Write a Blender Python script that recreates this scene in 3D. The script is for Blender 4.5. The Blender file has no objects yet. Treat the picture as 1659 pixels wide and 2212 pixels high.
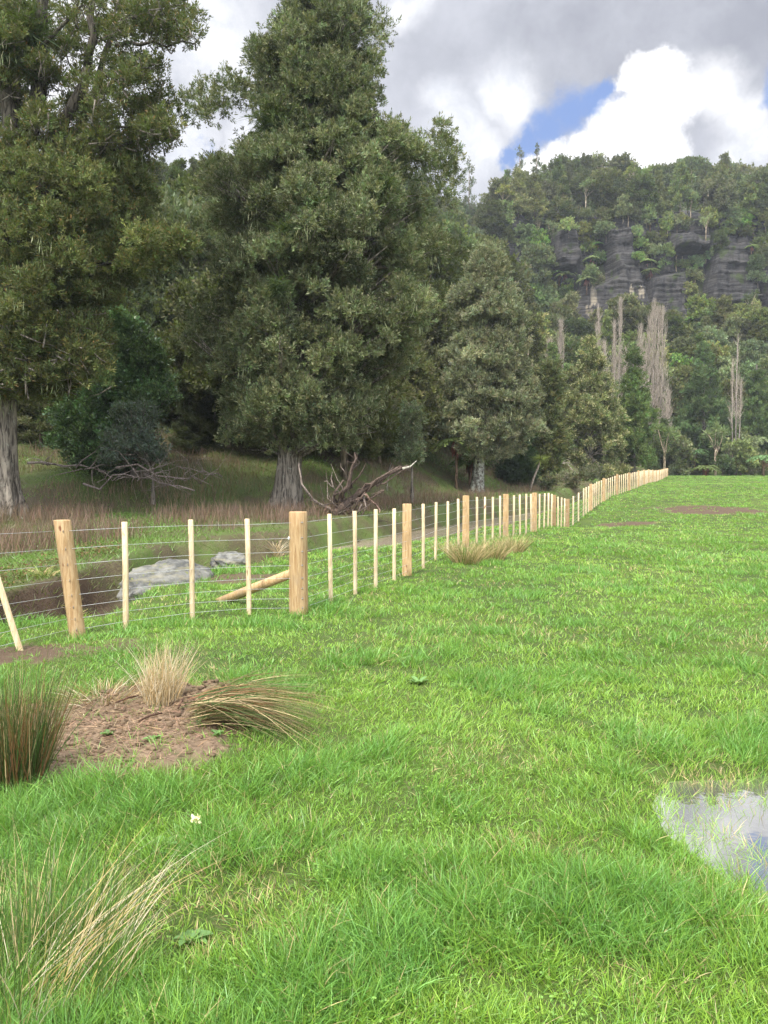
import bpy, math, random
import numpy as np
from mathutils import Vector
random.seed(7)
RG = np.random.default_rng(11)
SC = bpy.context.scene
COL = SC.collection
R = math.radians

# ---------------------------------------------------------------- camera
TH = R(2.51); FPX = 1597.6; CX, CY = 829.5, 1106.0; CAMZ = 1.6     # photo read on a 1659 x 2212 grid
cam_d = bpy.data.cameras.new('camera'); cam = bpy.data.objects.new('camera', cam_d); COL.objects.link(cam)
cam.location = (0, 0, CAMZ); cam.rotation_euler = (R(90) - TH, 0, 0)
cam_d.sensor_fit = 'VERTICAL'; cam_d.sensor_height = 36; cam_d.sensor_width = 27; cam_d.lens = 26
cam_d.clip_start = 0.05; cam_d.clip_end = 4000
SC.camera = cam
SC.view_settings.view_transform = 'Standard'; SC.view_settings.look = 'None'
SC.view_settings.exposure = 0.72; SC.view_settings.gamma = 1
SC.cycles.use_denoising = True
SC.cycles.max_bounces = 5; SC.cycles.diffuse_bounces = 3; SC.cycles.glossy_bounces = 2
SC.cycles.transmission_bounces = 3; SC.cycles.transparent_max_bounces = 4; SC.cycles.volume_bounces = 0
SC.cycles.use_adaptive_sampling = True; SC.cycles.adaptive_threshold = 0.02

def ray(px, py):
    a = (px - CX) / FPX; b = (CY - py) / FPX
    return np.array([a, math.cos(TH) + b * math.sin(TH), -math.sin(TH) + b * math.cos(TH)])
def at(px, py, Y):
    d = ray(px, py); return np.array([0, 0, CAMZ]) + d * (Y / d[1])

# ---------------------------------------------------------------- node helpers
class NT:
    def __init__(s, tree): s.t = tree; s.n = tree.nodes; s.l = tree.links
    def new(s, typ, ins=None, **props):
        n = s.n.new(typ)
        for k, v in props.items(): setattr(n, k, v)
        for k, v in (ins or {}).items():
            sock = n.inputs[k]
            if isinstance(v, bpy.types.NodeSocket): s.l.new(v, sock)
            else: sock.default_value = v
        return n
    def math(s, op, a, b=0.0, c=0.0, clamp=False):
        return s.new('ShaderNodeMath', {0: a, 1: b, 2: c}, operation=op, use_clamp=clamp).outputs[0]
    def mix(s, f, a, b, blend='MIX'):
        n = s.new('ShaderNodeMix', data_type='RGBA', blend_type=blend)
        for i, v in ((0, f), (6, a), (7, b)):
            if isinstance(v, bpy.types.NodeSocket): s.l.new(v, n.inputs[i])
            else: n.inputs[i].default_value = v if i == 0 else ((*v, 1) if len(v) == 3 else v)
        return n.outputs[2]
    def noise(s, vec, scale, detail=4, rough=.55, dist=0):
        return s.new('ShaderNodeTexNoise', {'Vector': vec, 'Scale': scale, 'Detail': detail, 'Roughness': rough, 'Distortion': dist})
    def ss(s, v, a, b, lo=0.0, hi=1.0):
        return s.new('ShaderNodeMapRange', {0: v, 1: a, 2: b, 3: lo, 4: hi}, interpolation_type='SMOOTHSTEP').outputs[0]
def c3(*c): return (c[0], c[1], c[2], 1.0)

# ---------------------------------------------------------------- world
SUN_EL, SUN_AZ = 58.0, 208.0        # azimuth measured clockwise from +Y (view direction)
W = bpy.data.worlds.new('World'); SC.world = W; W.use_nodes = True
W.node_tree.nodes.clear(); w = NT(W.node_tree)
D = w.new('ShaderNodeTexCoord').outputs['Generated']
sky = w.new('ShaderNodeTexSky', sky_type='NISHITA', sun_disc=False, sun_elevation=R(SUN_EL), sun_rotation=R(SUN_AZ), air_density=1.0, dust_density=.6, ozone_density=1.5)
nz = w.noise(D, 7.0, 7, .6)
sub = w.new('ShaderNodeVectorMath', {0: nz.outputs['Color'], 1: (.5, .5, .5)}, operation='SUBTRACT').outputs[0]
sc_ = w.new('ShaderNodeVectorMath', {0: sub}, operation='SCALE'); sc_.inputs['Scale'].default_value = .085
P = w.new('ShaderNodeVectorMath', {0: D, 1: sc_.outputs[0]}, operation='ADD').outputs[0]
nz2 = w.noise(D, 24.0, 8, .68)
sub2 = w.new('ShaderNodeVectorMath', {0: nz2.outputs['Color'], 1: (.5, .5, .5)}, operation='SUBTRACT').outputs[0]
sc2 = w.new('ShaderNodeVectorMath', {0: sub2}, operation='SCALE'); sc2.inputs['Scale'].default_value = .045
P2 = w.new('ShaderNodeVectorMath', {0: P, 1: sc2.outputs[0]}, operation='ADD').outputs[0]
def blobs(lst, soft, pos):
    out = None
    for px, py, r in lst:
        d = ray(px, py); n = np.linalg.norm(d); c = d / n
        rr = r / FPX / n
        dist = w.new('ShaderNodeVectorMath', {0: pos, 1: tuple(c)}, operation='DISTANCE').outputs['Value']
        m = w.ss(dist, rr * (1 + soft), rr * (1 - soft))
        out = m if out is None else w.math('MAXIMUM', out, m)
    return out
blue = blobs([(1318, 192, 28), (1282, 212, 42), (1235, 232, 52), (1185, 254, 48), (1140, 286, 40), (1102, 322, 26), (1675, 172, 36), (455, 318, 22)], .5, P2)
crisp = blobs([(1395, 172, 46), (1430, 215, 62), (1400, 262, 70), (1330, 292, 62), (1266, 334, 50), (1200, 340, 40), (1150, 352, 30), (1290, 360, 80), (1180, 370, 50), (1400, 350, 70)], .30, P2)
soft = blobs([(1545, 185, 50), (1600, 240, 55), (1640, 300, 60), (1590, 330, 50), (960, 222, 40), (985, 280, 50), (1030, 330, 48), (1100, 192, 55), (1050, 205, 40),
              (395, 265, 60), (400, 330, 70), (520, 300, 45), (430, 60, 110), (60, 60, 200), (220, 110, 150), (130, 60, 160), (880, 5, 40), (300, 200, 90), (60, 200, 120)], .7, P)
n3 = w.noise(D, 3.2, 6, .55); n4 = w.noise(P, 9.0, 9, .66)
sep = w.new('ShaderNodeSeparateXYZ', {0: D})
gv = w.math('ADD', w.math('MULTIPLY', n3.outputs[0], .75), w.math('MULTIPLY', n4.outputs[0], .25))
grey = w.mix(w.ss(gv, .36, .64), (.38, .395, .45), (.70, .72, .78))
grey = w.mix(w.ss(sep.outputs[2], .46, .20), grey, (.74, .755, .82))     # thinner, paler deck towards the horizon
shade = w.mix(w.ss(n4.outputs[0], .35, .65), (.75, .78, .84), (1.15, 1.15, 1.15))
colr = w.mix(w.math('MULTIPLY', soft, .92), grey, shade)
skyb = w.new('ShaderNodeVectorMath', {0: sky.outputs[0]}, operation='SCALE'); skyb.inputs['Scale'].default_value = .10
bluec = w.mix(.78, skyb.outputs[0], (.24, .40, .82))
colr = w.mix(w.math('MULTIPLY', blue, .95), colr, bluec)
shade2 = w.mix(w.ss(n4.outputs[0], .30, .52), (.80, .83, .90), (1.25, 1.25, 1.25))
colr = w.mix(crisp, colr, shade2)
# brightness added to the unseen sky overhead and behind the camera, to light the ground
colr = w.mix(1.0, colr, (.66, .66, .67), 'MULTIPLY')
up = w.ss(sep.outputs[2], .60, .9); back = w.ss(sep.outputs[1], .15, -.6)
gain = w.math('ADD', 1.0, w.math('MULTIPLY', w.math('MAXIMUM', up, w.math('MULTIPLY', back, .6)), 4.7))
vs = w.new('ShaderNodeVectorMath', {0: colr}, operation='SCALE'); w.l.new(gain, vs.inputs['Scale'])
bg = w.new('ShaderNodeBackground', {'Color': vs.outputs[0], 'Strength': 1.0})
w.l.new(bg.outputs[0], w.new('ShaderNodeOutputWorld').inputs[0])
W.cycles.sampling_method = 'MANUAL'; W.cycles.sample_map_resolution = 512

sun_d = bpy.data.lights.new('sun', 'SUN'); sun_d.energy = 3.2; sun_d.angle = R(8); sun_d.color = (1, .95, .86)
sun = bpy.data.objects.new('sun', sun_d); COL.objects.link(sun)
sd = Vector((math.sin(R(SUN_AZ)) * math.cos(R(SUN_EL)), math.cos(R(SUN_AZ)) * math.cos(R(SUN_EL)), math.sin(R(SUN_EL))))
sun.rotation_euler = sd.to_track_quat('Z', 'Y').to_euler()

# ---------------------------------------------------------------- noise in numpy
def _hash(ix, iy, s):
    n = (ix * 374761393 + iy * 668265263 + s * 974634777) & 0xffffffff
    n = ((n ^ (n >> 13)) * 1274126177) & 0xffffffff
    return ((n ^ (n >> 16)) & 0xffff) / 65535.0
def vnoise(x, y, s=0):
    x = np.asarray(x, float); y = np.asarray(y, float)
    ix = np.floor(x).astype(np.int64); iy = np.floor(y).astype(np.int64)
    fx = x - ix; fy = y - iy; fx = fx * fx * (3 - 2 * fx); fy = fy * fy * (3 - 2 * fy)
    a = _hash(ix, iy, s); b = _hash(ix + 1, iy, s); c = _hash(ix, iy + 1, s); d = _hash(ix + 1, iy + 1, s)
    return (a + (b - a) * fx) * (1 - fy) + (c + (d - c) * fx) * fy
def fbm(x, y, s=0, o=4):
    t = 0; a = .5; n = 0
    for i in range(o):
        t = t + a * vnoise(x * 2 ** i + i * 17.3, y * 2 ** i + i * 9.1, s + i); n += a; a *= .5
    return t / n
def smooth(a, b, v):
    t = np.clip((v - a) / (b - a), 0, 1); return t * t * (3 - 2 * t)

# ---------------------------------------------------------------- terrain function
EDGE = np.array([(-160, -20), (-40, 1), (-12, 4.4), (-6, 6.2), (-4.35, 7.35), (-3.9, 8.15), (-3.4, 8.75), (-3.2, 10.2), (-2.95, 13.0), (-1.6, 16.2), (.45, 17.6), (4, 26), (8, 34), (14, 46), (22, 62), (30, 85), (42, 114), (60, 119), (200, 132), (500, 160)], float)
def edge_dist(x, y):
    best = np.full(np.shape(x), 1e9); sg = np.ones(np.shape(x))
    for (ax, ay), (bx, by) in zip(EDGE[:-1], EDGE[1:]):
        dx, dy = bx - ax, by - ay; L2 = dx * dx + dy * dy
        t = np.clip(((x - ax) * dx + (y - ay) * dy) / L2, 0, 1)
        d = np.hypot(x - ax - t * dx, y - ay - t * dy)
        cr = dx * (y - ay) - dy * (x - ax)
        m = d < best - 1e-9
        sg = np.where(m, np.sign(cr), sg); best = np.where(m, d, best)
    return best * sg
PUD = np.array([(1.26, 3.30), (1.30, 3.62), (1.50, 3.92), (2.1, 4.02), (2.8, 3.8), (3.1, 3.3), (2.7, 2.75), (2.1, 2.35), (1.60, 2.36), (1.38, 2.78)])
def poly_dist(x, y, poly):          # signed, positive inside
    best = np.full(np.shape(x), 1e9); ins = np.zeros(np.shape(x), bool)
    n = len(poly)
    for i in range(n):
        ax, ay = poly[i]; bx, by = poly[(i + 1) % n]
        dx, dy = bx - ax, by - ay
        t = np.clip(((x - ax) * dx + (y - ay) * dy) / (dx * dx + dy * dy), 0, 1)
        best = np.minimum(best, np.hypot(x - ax - t * dx, y - ay - t * dy))
        c = (ay > y) != (by > y)
        with np.errstate(divide='ignore', invalid='ignore'):
            xx = dx * (y - ay) / (dy if dy else 1e-9) + ax
        ins ^= c & (x < xx)
    return np.where(ins, best, -best)
MUDC = at(282, 1592, 4.62)[:2]
def mud_near(x, y):
    q = ((x - MUDC[0]) / .80) ** 2 + ((y - MUDC[1]) / .86) ** 2
    q = q + (fbm(x * 5, y * 5, 3) - .5) * 1.5 + (fbm(x * 17, y * 17, 31, 2) - .5) * .7
    return smooth(1.25, .65, q)
def mud_far(x, y):
    q = ((x - 14.4) / 2.3) ** 2 + ((y - 33.0) / 2.3) ** 2 + (fbm(x * 1.2, y * 1.2, 5) - .5) * 1.6
    q2 = ((x - 8.9) / 1.1) ** 2 + ((y - 27.2) / 1.0) ** 2 + (fbm(x * 3, y * 3, 15) - .5) * 1.8
    q3 = ((x + 3.3) / .55) ** 2 + ((y - 6.7) / .45) ** 2 + (fbm(x * 6, y * 6, 25) - .5) * 2.0
    q4 = ((x + 2.3) / 1.1) ** 2 + ((y - 11.8) / .6) ** 2 + (fbm(x * 4, y * 4, 35) - .5) * 2.2
    q5 = ((x + 2.6) / .5) ** 2 + ((y - 7.0) / .3) ** 2 + (fbm(x * 6, y * 6, 45) - .5) * 2.4
    return np.maximum.reduce([smooth(1.1, .8, q), smooth(1.1, .5, q2), smooth(1.1, .6, q3), smooth(1.0, .5, q4) * .9, smooth(1.0, .5, q5) * .8])
def toe(x):
    return np.interp(x, [-200, -13, -4, 6.5, 17, 40, 100, 300], [20, 27, 32, 54, 68, 116, 125, 140])
def chw(y): return np.interp(y, [8, 14, 18, 22], [2.0, 2.3, 3.3, 3.7])
def H(x, y):
    x = np.asarray(x, float); y = np.asarray(y, float)
    r = np.hypot(x, y)
    f = np.interp(y, [-50, 26, 34, 42, 53, 113, 160], [0, .02, .3, .66, .97, 2.17, 2.1])
    f = f - .30 * np.exp(-((x - 6.6) / 2.2) ** 2 - ((y - 27.6) / 2.2) ** 2)
    near = smooth(60, 10, r)
    f = f + (fbm(x * .7, y * .7, 1, 3) - .5) * .09 * near + (fbm(x * 3.1, y * 3.1, 2, 3) - .5) * .035 * smooth(25, 6, r)
    f = f + (fbm(x * .1, y * .1, 8, 2) - .5) * .25 * smooth(15, 60, y)
    pd = poly_dist(x, y, PUD)
    f = np.where(r < 8, f * smooth(.9, .1, pd + .5) + (0) - .05 * smooth(-.12, .15, pd), f) if np.any(r < 8) else f
    mn = np.where(r < 8, mud_near(x, y), 0)
    f = f + mn * (.02 + .05 * (fbm(x * 12, y * 12, 6) - .45))
    f = f + .15 * np.exp(-((x + 1.18) / .17) ** 2 - ((y - 5.12) / .17) ** 2) * (.6 + .8 * fbm(x * 16, y * 16, 9)) + .07 * np.exp(-((x + 1.6) / .3) ** 2 - ((y - 5.4) / .2) ** 2)
    d = edge_dist(x, y) + (fbm(x * .9, y * .9, 12, 3) - .5) * .9 * smooth(60, 8, r)
    # creek side
    fb = np.interp(y, [2, 8, 12, 26, 32, 53, 66, 112, 160], [-.1, -.15, -.12, .31, .35, .7, 1.5, 2.2, 2.1])
    tt = toe(x)
    e = np.maximum(y - tt, 0)
    wr = smooth(12, 46, x)
    left = np.minimum(e, 9) * .30 + np.clip(e - 9, 0, 170) * .48
    rb = 160.0 + 5 * (fbm(x * .03, 0 * x, 40, 2) - .5)
    e1 = np.clip((y - tt - 12) / np.maximum(rb - tt - 12, 1), 0, 1)
    right = np.minimum(e, 12) * .22 + e1 * 31 + 24 * smooth(rb + 8, rb + 18, y) + np.clip((y - rb - 18) / (221 - 18 - rb), 0, 1) * 28
    hill = left * (1 - wr) + right * wr
    crest = 221.0
    top = np.interp(x, [-300, -60, 25, 60, 85, 97, 108, 117, 135, 220], [76, 82, 80, 80, 82, 80, 74, 67, 58, 38])
    hill = np.minimum(hill, top) * smooth(560, 300, y) * smooth(700, 300, np.abs(x))
    big = (fbm(x * .05, y * .05, 20, 3) - .5) * 3.0 * smooth(3, 20, e) + (fbm(x * .35, y * .35, 21, 3) - .5) * .7 * smooth(3, 25, d) * smooth(80, 40, y)
    far = fb + hill + big
    chan = smooth(95, 50, y)
    bed = -.80
    g = np.where(d < 0, f, 0)
    dd = np.clip(d, 0, None)
    p = f * (1 - smooth(0, 1.25, dd)) + bed * smooth(0, 1.25, dd)
    wch = chw(y)
    p = p + (far - bed) * smooth(0, 1, (dd - wch) / (wch * .27))
    p = f * (1 - smooth(0, 6, dd)) * (1 - chan) + far * smooth(0, 6, dd) * (1 - chan) + p * chan
    g = np.where(d < 0, f, p)
    return g
def h1(x, y): return float(H(np.array([x]), np.array([y]))[0])
def ground(px, py, y0=2.0, y1=260.0):
    ys = np.geomspace(y0, y1, 3000); d = ray(px, py)
    t = ys / d[1]; xs = d[0] * t; zs = CAMZ + d[2] * t
    hs = H(xs, ys); k = np.argmax(hs >= zs)
    if not (hs >= zs).any(): return None
    return np.array([xs[k], ys[k], hs[k]])

# ---------------------------------------------------------------- mesh builder
class MB:
    def __init__(s): s.v = []; s.q = []; s.t = []; s.c = []; s.n = 0
    def add(s, v, q=None, t=None, c=(.5, .5, .5)):
        v = np.asarray(v, float).reshape(-1, 3); m = len(v)
        c = np.asarray(c, float)
        if c.ndim == 1: c = np.tile(c, (m, 1))
        s.v.append(v); s.c.append(c)
        if q is not None and len(q): s.q.append(np.asarray(q, np.int64) + s.n)
        if t is not None and len(t): s.t.append(np.asarray(t, np.int64) + s.n)
        s.n += m
    def build(s, name, mat, parent=None, smooth=False, origin=None):
        v = np.concatenate(s.v); c = np.concatenate(s.c)
        if origin is not None: v = v - np.asarray(origin)
        q = np.concatenate(s.q) if s.q else np.zeros((0, 4), np.int64)
        t = np.concatenate(s.t) if s.t else np.zeros((0, 3), np.int64)
        me = bpy.data.meshes.new(name)
        me.vertices.add(len(v)); me.vertices.foreach_set('co', v.astype(np.float32).ravel())
        nl = len(q) * 4 + len(t) * 3
        me.loops.add(nl); me.loops.foreach_set('vertex_index', np.concatenate([q.ravel(), t.ravel()]).astype(np.int32))
        me.polygons.add(len(q) + len(t))
        st = np.concatenate([np.arange(len(q)) * 4, len(q) * 4 + np.arange(len(t)) * 3]).astype(np.int32)
        me.polygons.foreach_set('loop_start', st)
        if smooth: me.polygons.foreach_set('use_smooth', np.ones(len(q) + len(t), bool))
        me.update(calc_edges=True)
        a = me.color_attributes.new('tint', 'FLOAT_COLOR', 'POINT')
        a.data.foreach_set('color', np.hstack([c, np.ones((len(c), 1))]).astype(np.float32).ravel())
        me.materials.append(mat)
        o = bpy.data.objects.new(name, me); COL.objects.link(o)
        if parent is not None: o.parent = parent
        return o
    def tube(s, pts, rad, n=6, c=(.5, .5, .5), cap=True, rough=0.0):
        pts = np.asarray(pts, float); k = len(pts); rad = np.broadcast_to(np.asarray(rad, float), (k,))
        tg = np.gradient(pts, axis=0); tg /= np.linalg.norm(tg, axis=1)[:, None] + 1e-9
        ref = np.array([0, 0, 1.0]) if abs(tg[0][2]) < .8 else np.array([1.0, 0, 0])
        A = np.cross(tg, ref); A /= np.linalg.norm(A, axis=1)[:, None] + 1e-9
        B = np.cross(A, tg)
        th = np.arange(n) / n * 2 * np.pi
        rr = rad[:, None] * (1 + rough * (RG.random((k, n)) - .5) * 2)
        v = pts[:, None] + rr[..., None] * (np.cos(th)[None, :, None] * A[:, None] + np.sin(th)[None, :, None] * B[:, None])
        q = []
        for i in range(k - 1):
            for j in range(n):
                j2 = (j + 1) % n; q.append((i * n + j, i * n + j2, (i + 1) * n + j2, (i + 1) * n + j))
        vv = v.reshape(-1, 3); t = []
        if cap:
            vv = np.vstack([vv, pts[0], pts[-1]]); m = k * n
            for j in range(n):
                t.append((m, (j + 1) % n, j)); t.append((m + 1, (k - 1) * n + j, (k - 1) * n + (j + 1) % n))
        s.add(vv, q, t, c)
def unit(v): return v / (np.linalg.norm(v, axis=-1, keepdims=True) + 1e-9)
def rdir(n): return unit(RG.normal(size=(n, 3)))
def leaves(mb, c, d, L, Wd, col):
    n = len(c); d = unit(d); s = unit(np.cross(d, rdir(n)))
    L = np.broadcast_to(L, (n,))[:, None]; Wd = np.broadcast_to(Wd, (n,))[:, None]
    nn = np.cross(d, s)
    v = np.stack([c, c + d * L * .5 + s * Wd * .5 + nn * L * .05, c + d * L, c + d * L * .5 - s * Wd * .5 + nn * L * .05], 1)
    q = np.arange(n * 4).reshape(n, 4)
    mb.add(v.reshape(-1, 3), q, None, np.repeat(col, 4, axis=0))
def strands(mb, base, d, L, width, col, bend, seg=3, bdir=None, face=None):
    """tapered flat curved blades; bend = sideways droop vector strength"""
    n = len(base); d = unit(d)
    L = np.broadcast_to(L, (n,))[:, None]; width = np.broadcast_to(width, (n,))[:, None]
    bend = np.broadcast_to(bend, (n,))[:, None]
    hz = d * [1, 1, 0] + (RG.normal(size=(n, 3)) * [.25, .25, 0] if bdir is None else bdir)
    hz = unit(hz)
    ang = RG.random(n) * 2 * np.pi if face is None else face
    s = np.stack([np.cos(ang), np.sin(ang), 0 * ang], 1); s = unit(s - d * np.sum(s * d, 1, keepdims=True))
    vs = []
    for i in range(seg + 1):
        t = i / seg
        p = base + d * L * t + (hz * .8 + [0, 0, -.55]) * (bend * L * t * t)
        wd = width * (1 - t ** 1.6) * .5
        if i < seg: vs += [p - s * wd, p + s * wd]
        else: vs += [p]
    m = 2 * seg + 1
    v = np.stack(vs, 1).reshape(-1, 3)
    o = np.arange(n)[:, None] * m
    q = np.concatenate([o + [2 * i, 2 * i + 1, 2 * i + 3, 2 * i + 2] for i in range(seg - 1)]) if seg > 1 else None
    t = o + [2 * seg - 2, 2 * seg - 1, 2 * seg]
    mb.add(v, q, t, np.repeat(col, m, axis=0) if col.ndim == 2 else col)
def tag(o, label=None, cat=None, group=None, kind=None):
    if label: o['label'] = label
    if cat: o['category'] = cat
    if group: o['group'] = group
    if kind: o['kind'] = kind
    return o
def empty(name, loc, label=None, cat=None, group=None):
    o = bpy.data.objects.new(name, None); COL.objects.link(o); o.location = loc; o.empty_display_size = .2
    return tag(o, label, cat, group)
def cols(base, n, v=.25, hue=.12):
    b = np.tile(np.array(base, float), (n, 1)) * (1 + (RG.random((n, 1)) - .5) * 2 * v)
    return np.clip(b * (1 + (RG.random((n, 3)) - .5) * 2 * hue), 0, 1)

# ---------------------------------------------------------------- materials
MATS = {}
def mat_leaf(name, trans=.3, rough=.5, spec=.25, objvar=.0, gain=1.0):
    m = bpy.data.materials.new(name); m.use_nodes = True; m.node_tree.nodes.clear(); t = NT(m.node_tree)
    a = t.new('ShaderNodeAttribute', attribute_name='tint').outputs['Color']
    if objvar:
        r_ = t.new('ShaderNodeObjectInfo').outputs['Random']
        hsv = t.new('ShaderNodeHueSaturation', {'Color': a, 'Hue': t.ss(r_, 0, 1, .5 - objvar * .055, .5 + objvar * .012),
            'Value': t.new('ShaderNodeMapRange', {0: t.math('FRACT', t.math('MULTIPLY', r_, 7.31)), 3: 1 - objvar * .5, 4: 1 + objvar * .6}).outputs[0],
            'Saturation': t.new('ShaderNodeMapRange', {0: t.math('FRACT', t.math('MULTIPLY', r_, 13.7)), 3: .75, 4: 1.15}).outputs[0]})
        a = hsv.outputs[0]
    gain = gain * 1.5
    if gain != 1: a = t.mix(1.0, a, (gain, gain, gain), 'MULTIPLY')
    p = t.new('ShaderNodeBsdfPrincipled', {'Base Color': a, 'Roughness': rough, 'Specular IOR Level': spec})
    tr = t.new('ShaderNodeBsdfTranslucent', {'Color': t.mix(.4, a, (.30, .42, .03))})
    mx = t.new('ShaderNodeMixShader', {0: trans, 1: p.outputs[0], 2: tr.outputs[0]})
    t.l.new(mx.outputs[0], t.new('ShaderNodeOutputMaterial').inputs[0])
    return m
def mat_pbr(name, fn, rough=.8, spec=.25, bump=None):
    m = bpy.data.materials.new(name); m.use_nodes = True; m.node_tree.nodes.clear(); t = NT(m.node_tree)
    co = t.new('ShaderNodeTexCoord').outputs['Object']
    col, hgt, rg = fn(t, co)
    ins = {'Base Color': col, 'Roughness': rg if rg is not None else rough, 'Specular IOR Level': spec}
    p = t.new('ShaderNodeBsdfPrincipled', ins)
    if hgt is not None:
        b = t.new('ShaderNodeBump', {'Height': hgt, 'Strength': bump[0], 'Distance': bump[1]}); t.l.new(b.outputs[0], p.inputs['Normal'])
    t.l.new(p.outputs[0], t.new('ShaderNodeOutputMaterial').inputs[0])
    return m
def tint(t): return t.new('ShaderNodeAttribute', attribute_name='tint').outputs['Color']
def scalev(t, co, v): return t.new('ShaderNodeMapping', {'Vector': co, 'Scale': v}).outputs[0]

M_grass = mat_leaf('grass blade', .28, .38, .45)
M_leaf = mat_leaf('foliage', .20, .6, .2)
M_gloss = mat_leaf('glossy foliage', .2, .35, .5)
M_far = mat_leaf('hill foliage', .25, .65, .2, objvar=1.0)
M_straw = mat_leaf('dry stalks', .2, .6, .25)

def f_ground(t, co):
    # tint: r = bare earth, g = rank brown cover, b = forest floor
    s = t.new('ShaderNodeSeparateColor', {0: tint(t)})
    n1 = t.noise(co, .35, 5).outputs[0]; n2 = t.noise(co, 2.2, 6).outputs[0]; n3 = t.noise(co, 24, 5, .65).outputs[0]
    g = t.mix(t.ss(n1, .35, .65), (.038, .070, .013), (.085, .130, .020))
    g = t.mix(t.ss(n2, .35, .7), g, (.060, .095, .018))
    g = t.mix(t.ss(n3, .45, .75), g, (.11, .11, .045))
    dirt = t.mix(t.ss(n3, .3, .7), (.095, .064, .040), (.29, .205, .13))
    dirt = t.mix(t.ss(n2, .4, .6), dirt, (.20, .14, .09)); dirt = t.mix(1.0, dirt, t.mix(s.outputs[1], (1, 1, 1), (.22, .20, .18)), 'MULTIPLY')
    rank = t.mix(t.ss(t.noise(co, .5, 6, .6).outputs[0], .42, .58), (.085, .135, .028), (.090, .062, .042))
    rank = t.mix(t.ss(n3, .4, .7), rank, (.12, .115, .05))
    fl = t.mix(n2, (.030, .040, .014), (.060, .066, .026))
    c = t.mix(s.outputs[1], g, rank); c = t.mix(s.outputs[2], c, fl); c = t.mix(s.outputs[0], c, dirt)
    hb = t.math('ADD', n3, t.math('MULTIPLY', t.noise(co, 60, 4).outputs[0], .4))
    return c, hb, None
M_ground = mat_pbr('field ground', f_ground, .85, .2, (.9, .03))

def f_wood(dark):
    def f(t, co):
        g = t.noise(scalev(t, co, (14, 14, 1.3)), 3.2, 6, .6, .6).outputs[0]
        k = t.noise(scalev(t, co, (6, 6, 2.2)), 2.3, 2, .4).outputs[0]
        fine = t.noise(scalev(t, co, (60, 60, 3)), 4, 3).outputs[0]
        a, b = ((.42, .26, .115), (.60, .42, .22)) if dark else ((.60, .46, .26), (.76, .62, .40))
        c = t.mix(t.ss(g, .36, .62), a, b)
        big = t.noise(scalev(t, co, (3, 3, 1.5)), 1.7, 4, .6).outputs[0]
        c = t.mix(t.math('MULTIPLY', t.ss(big, .5, .68), .5), c, (.36, .27, .17))
        crack = t.noise(scalev(t, co, (45, 45, 1.6)), 3, 2).outputs[0]
        c = t.mix(t.math('MULTIPLY', t.ss(crack, .66, .70), .7), c, (.13, .075, .035))
        c = t.mix(t.math('MULTIPLY', t.ss(fine, .5, .75), .35), c, (.34, .20, .09))
        c = t.mix(t.ss(k, .70, .76), c, (.20, .085, .035))
        tn = t.mix(1.0, c, tint(t), 'MULTIPLY')
        return tn, g, None
    return f
M_post = mat_pbr('treated pine post', f_wood(True), .7, .25, (.35, .01))
M_batten = mat_pbr('sawn pine batten', f_wood(False), .7, .25, (.25, .005))
def f_wire(t, co): return t.mix(t.noise(co, 9, 3).outputs[0], (.34, .35, .34), (.58, .59, .58)), None, None
M_wire = mat_pbr('galvanised wire', f_wire, .45, .6)
def f_rust(t, co): return t.mix(t.noise(co, 30, 3).outputs[0], (.12, .10, .09), (.25, .23, .21)), None, None
M_staple = mat_pbr('wire staple', f_rust, .5, .6)
def f_bark(t, co):
    g = t.noise(scalev(t, co, (5, 5, .7)), 2.2, 7, .65, .8).outputs[0]
    l = t.noise(co, 3.2, 6, .65).outputs[0]; l2 = t.noise(co, 14, 4, .6).outputs[0]
    c = t.mix(t.ss(g, .36, .62), (.045, .038, .030), (.31, .27, .215))
    c = t.mix(t.math('MULTIPLY', t.ss(l, .54, .66), t.math('MULTIPLY', t.ss(l2, .46, .6), .7)), c, (.34, .35, .28))
    return t.mix(1.0, c, tint(t), 'MULTIPLY'), g, None
M_bark = mat_pbr('flaking bark', f_bark, .9, .15, (1.0, .08))
def f_lbark(t, co):
    g = t.noise(scalev(t, co, (4, 4, 1.2)), 3, 6, .65, .4).outputs[0]
    l = t.noise(co, 5.0, 6, .65).outputs[0]
    c = t.mix(t.ss(g, .36, .62), (.06, .052, .042), (.20, .18, .15))
    c = t.mix(t.ss(l, .46, .58), c, (.38, .39, .33))
    return c, g, None
M_lbark = mat_pbr('lichen covered bark', f_lbark, .9, .15, (.8, .05))
def f_dead(t, co):
    g = t.noise(scalev(t, co, (6, 6, 2)), 4, 6, .6, .5).outputs[0]
    c = t.mix(t.ss(g, .35, .65), (.55, .5, .48), (1.5, 1.45, 1.4))
    return t.mix(1.0, c, tint(t), 'MULTIPLY'), g, None
M_dead = mat_pbr('dead wood', f_dead, .85, .2, (.8, .03))
def f_rock(t, co):
    g = t.noise(co, 4, 8, .65).outputs[0]; l = t.noise(co, 11, 5, .6).outputs[0]; s = t.noise(scalev(t, co, (1, 1, 6)), 3, 4).outputs[0]
    c = t.mix(t.ss(g, .3, .7), (.05, .052, .05), (.22, .215, .185)); c = t.mix(t.math('MULTIPLY', t.ss(s, .5, .62), .6), c, (.22, .20, .13))
    c = t.mix(t.ss(l, .60, .68), c, (.16, .17, .06))
    return c, g, None
M_rock = mat_pbr('weathered boulder', f_rock, .85, .25, (.8, .05))
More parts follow.
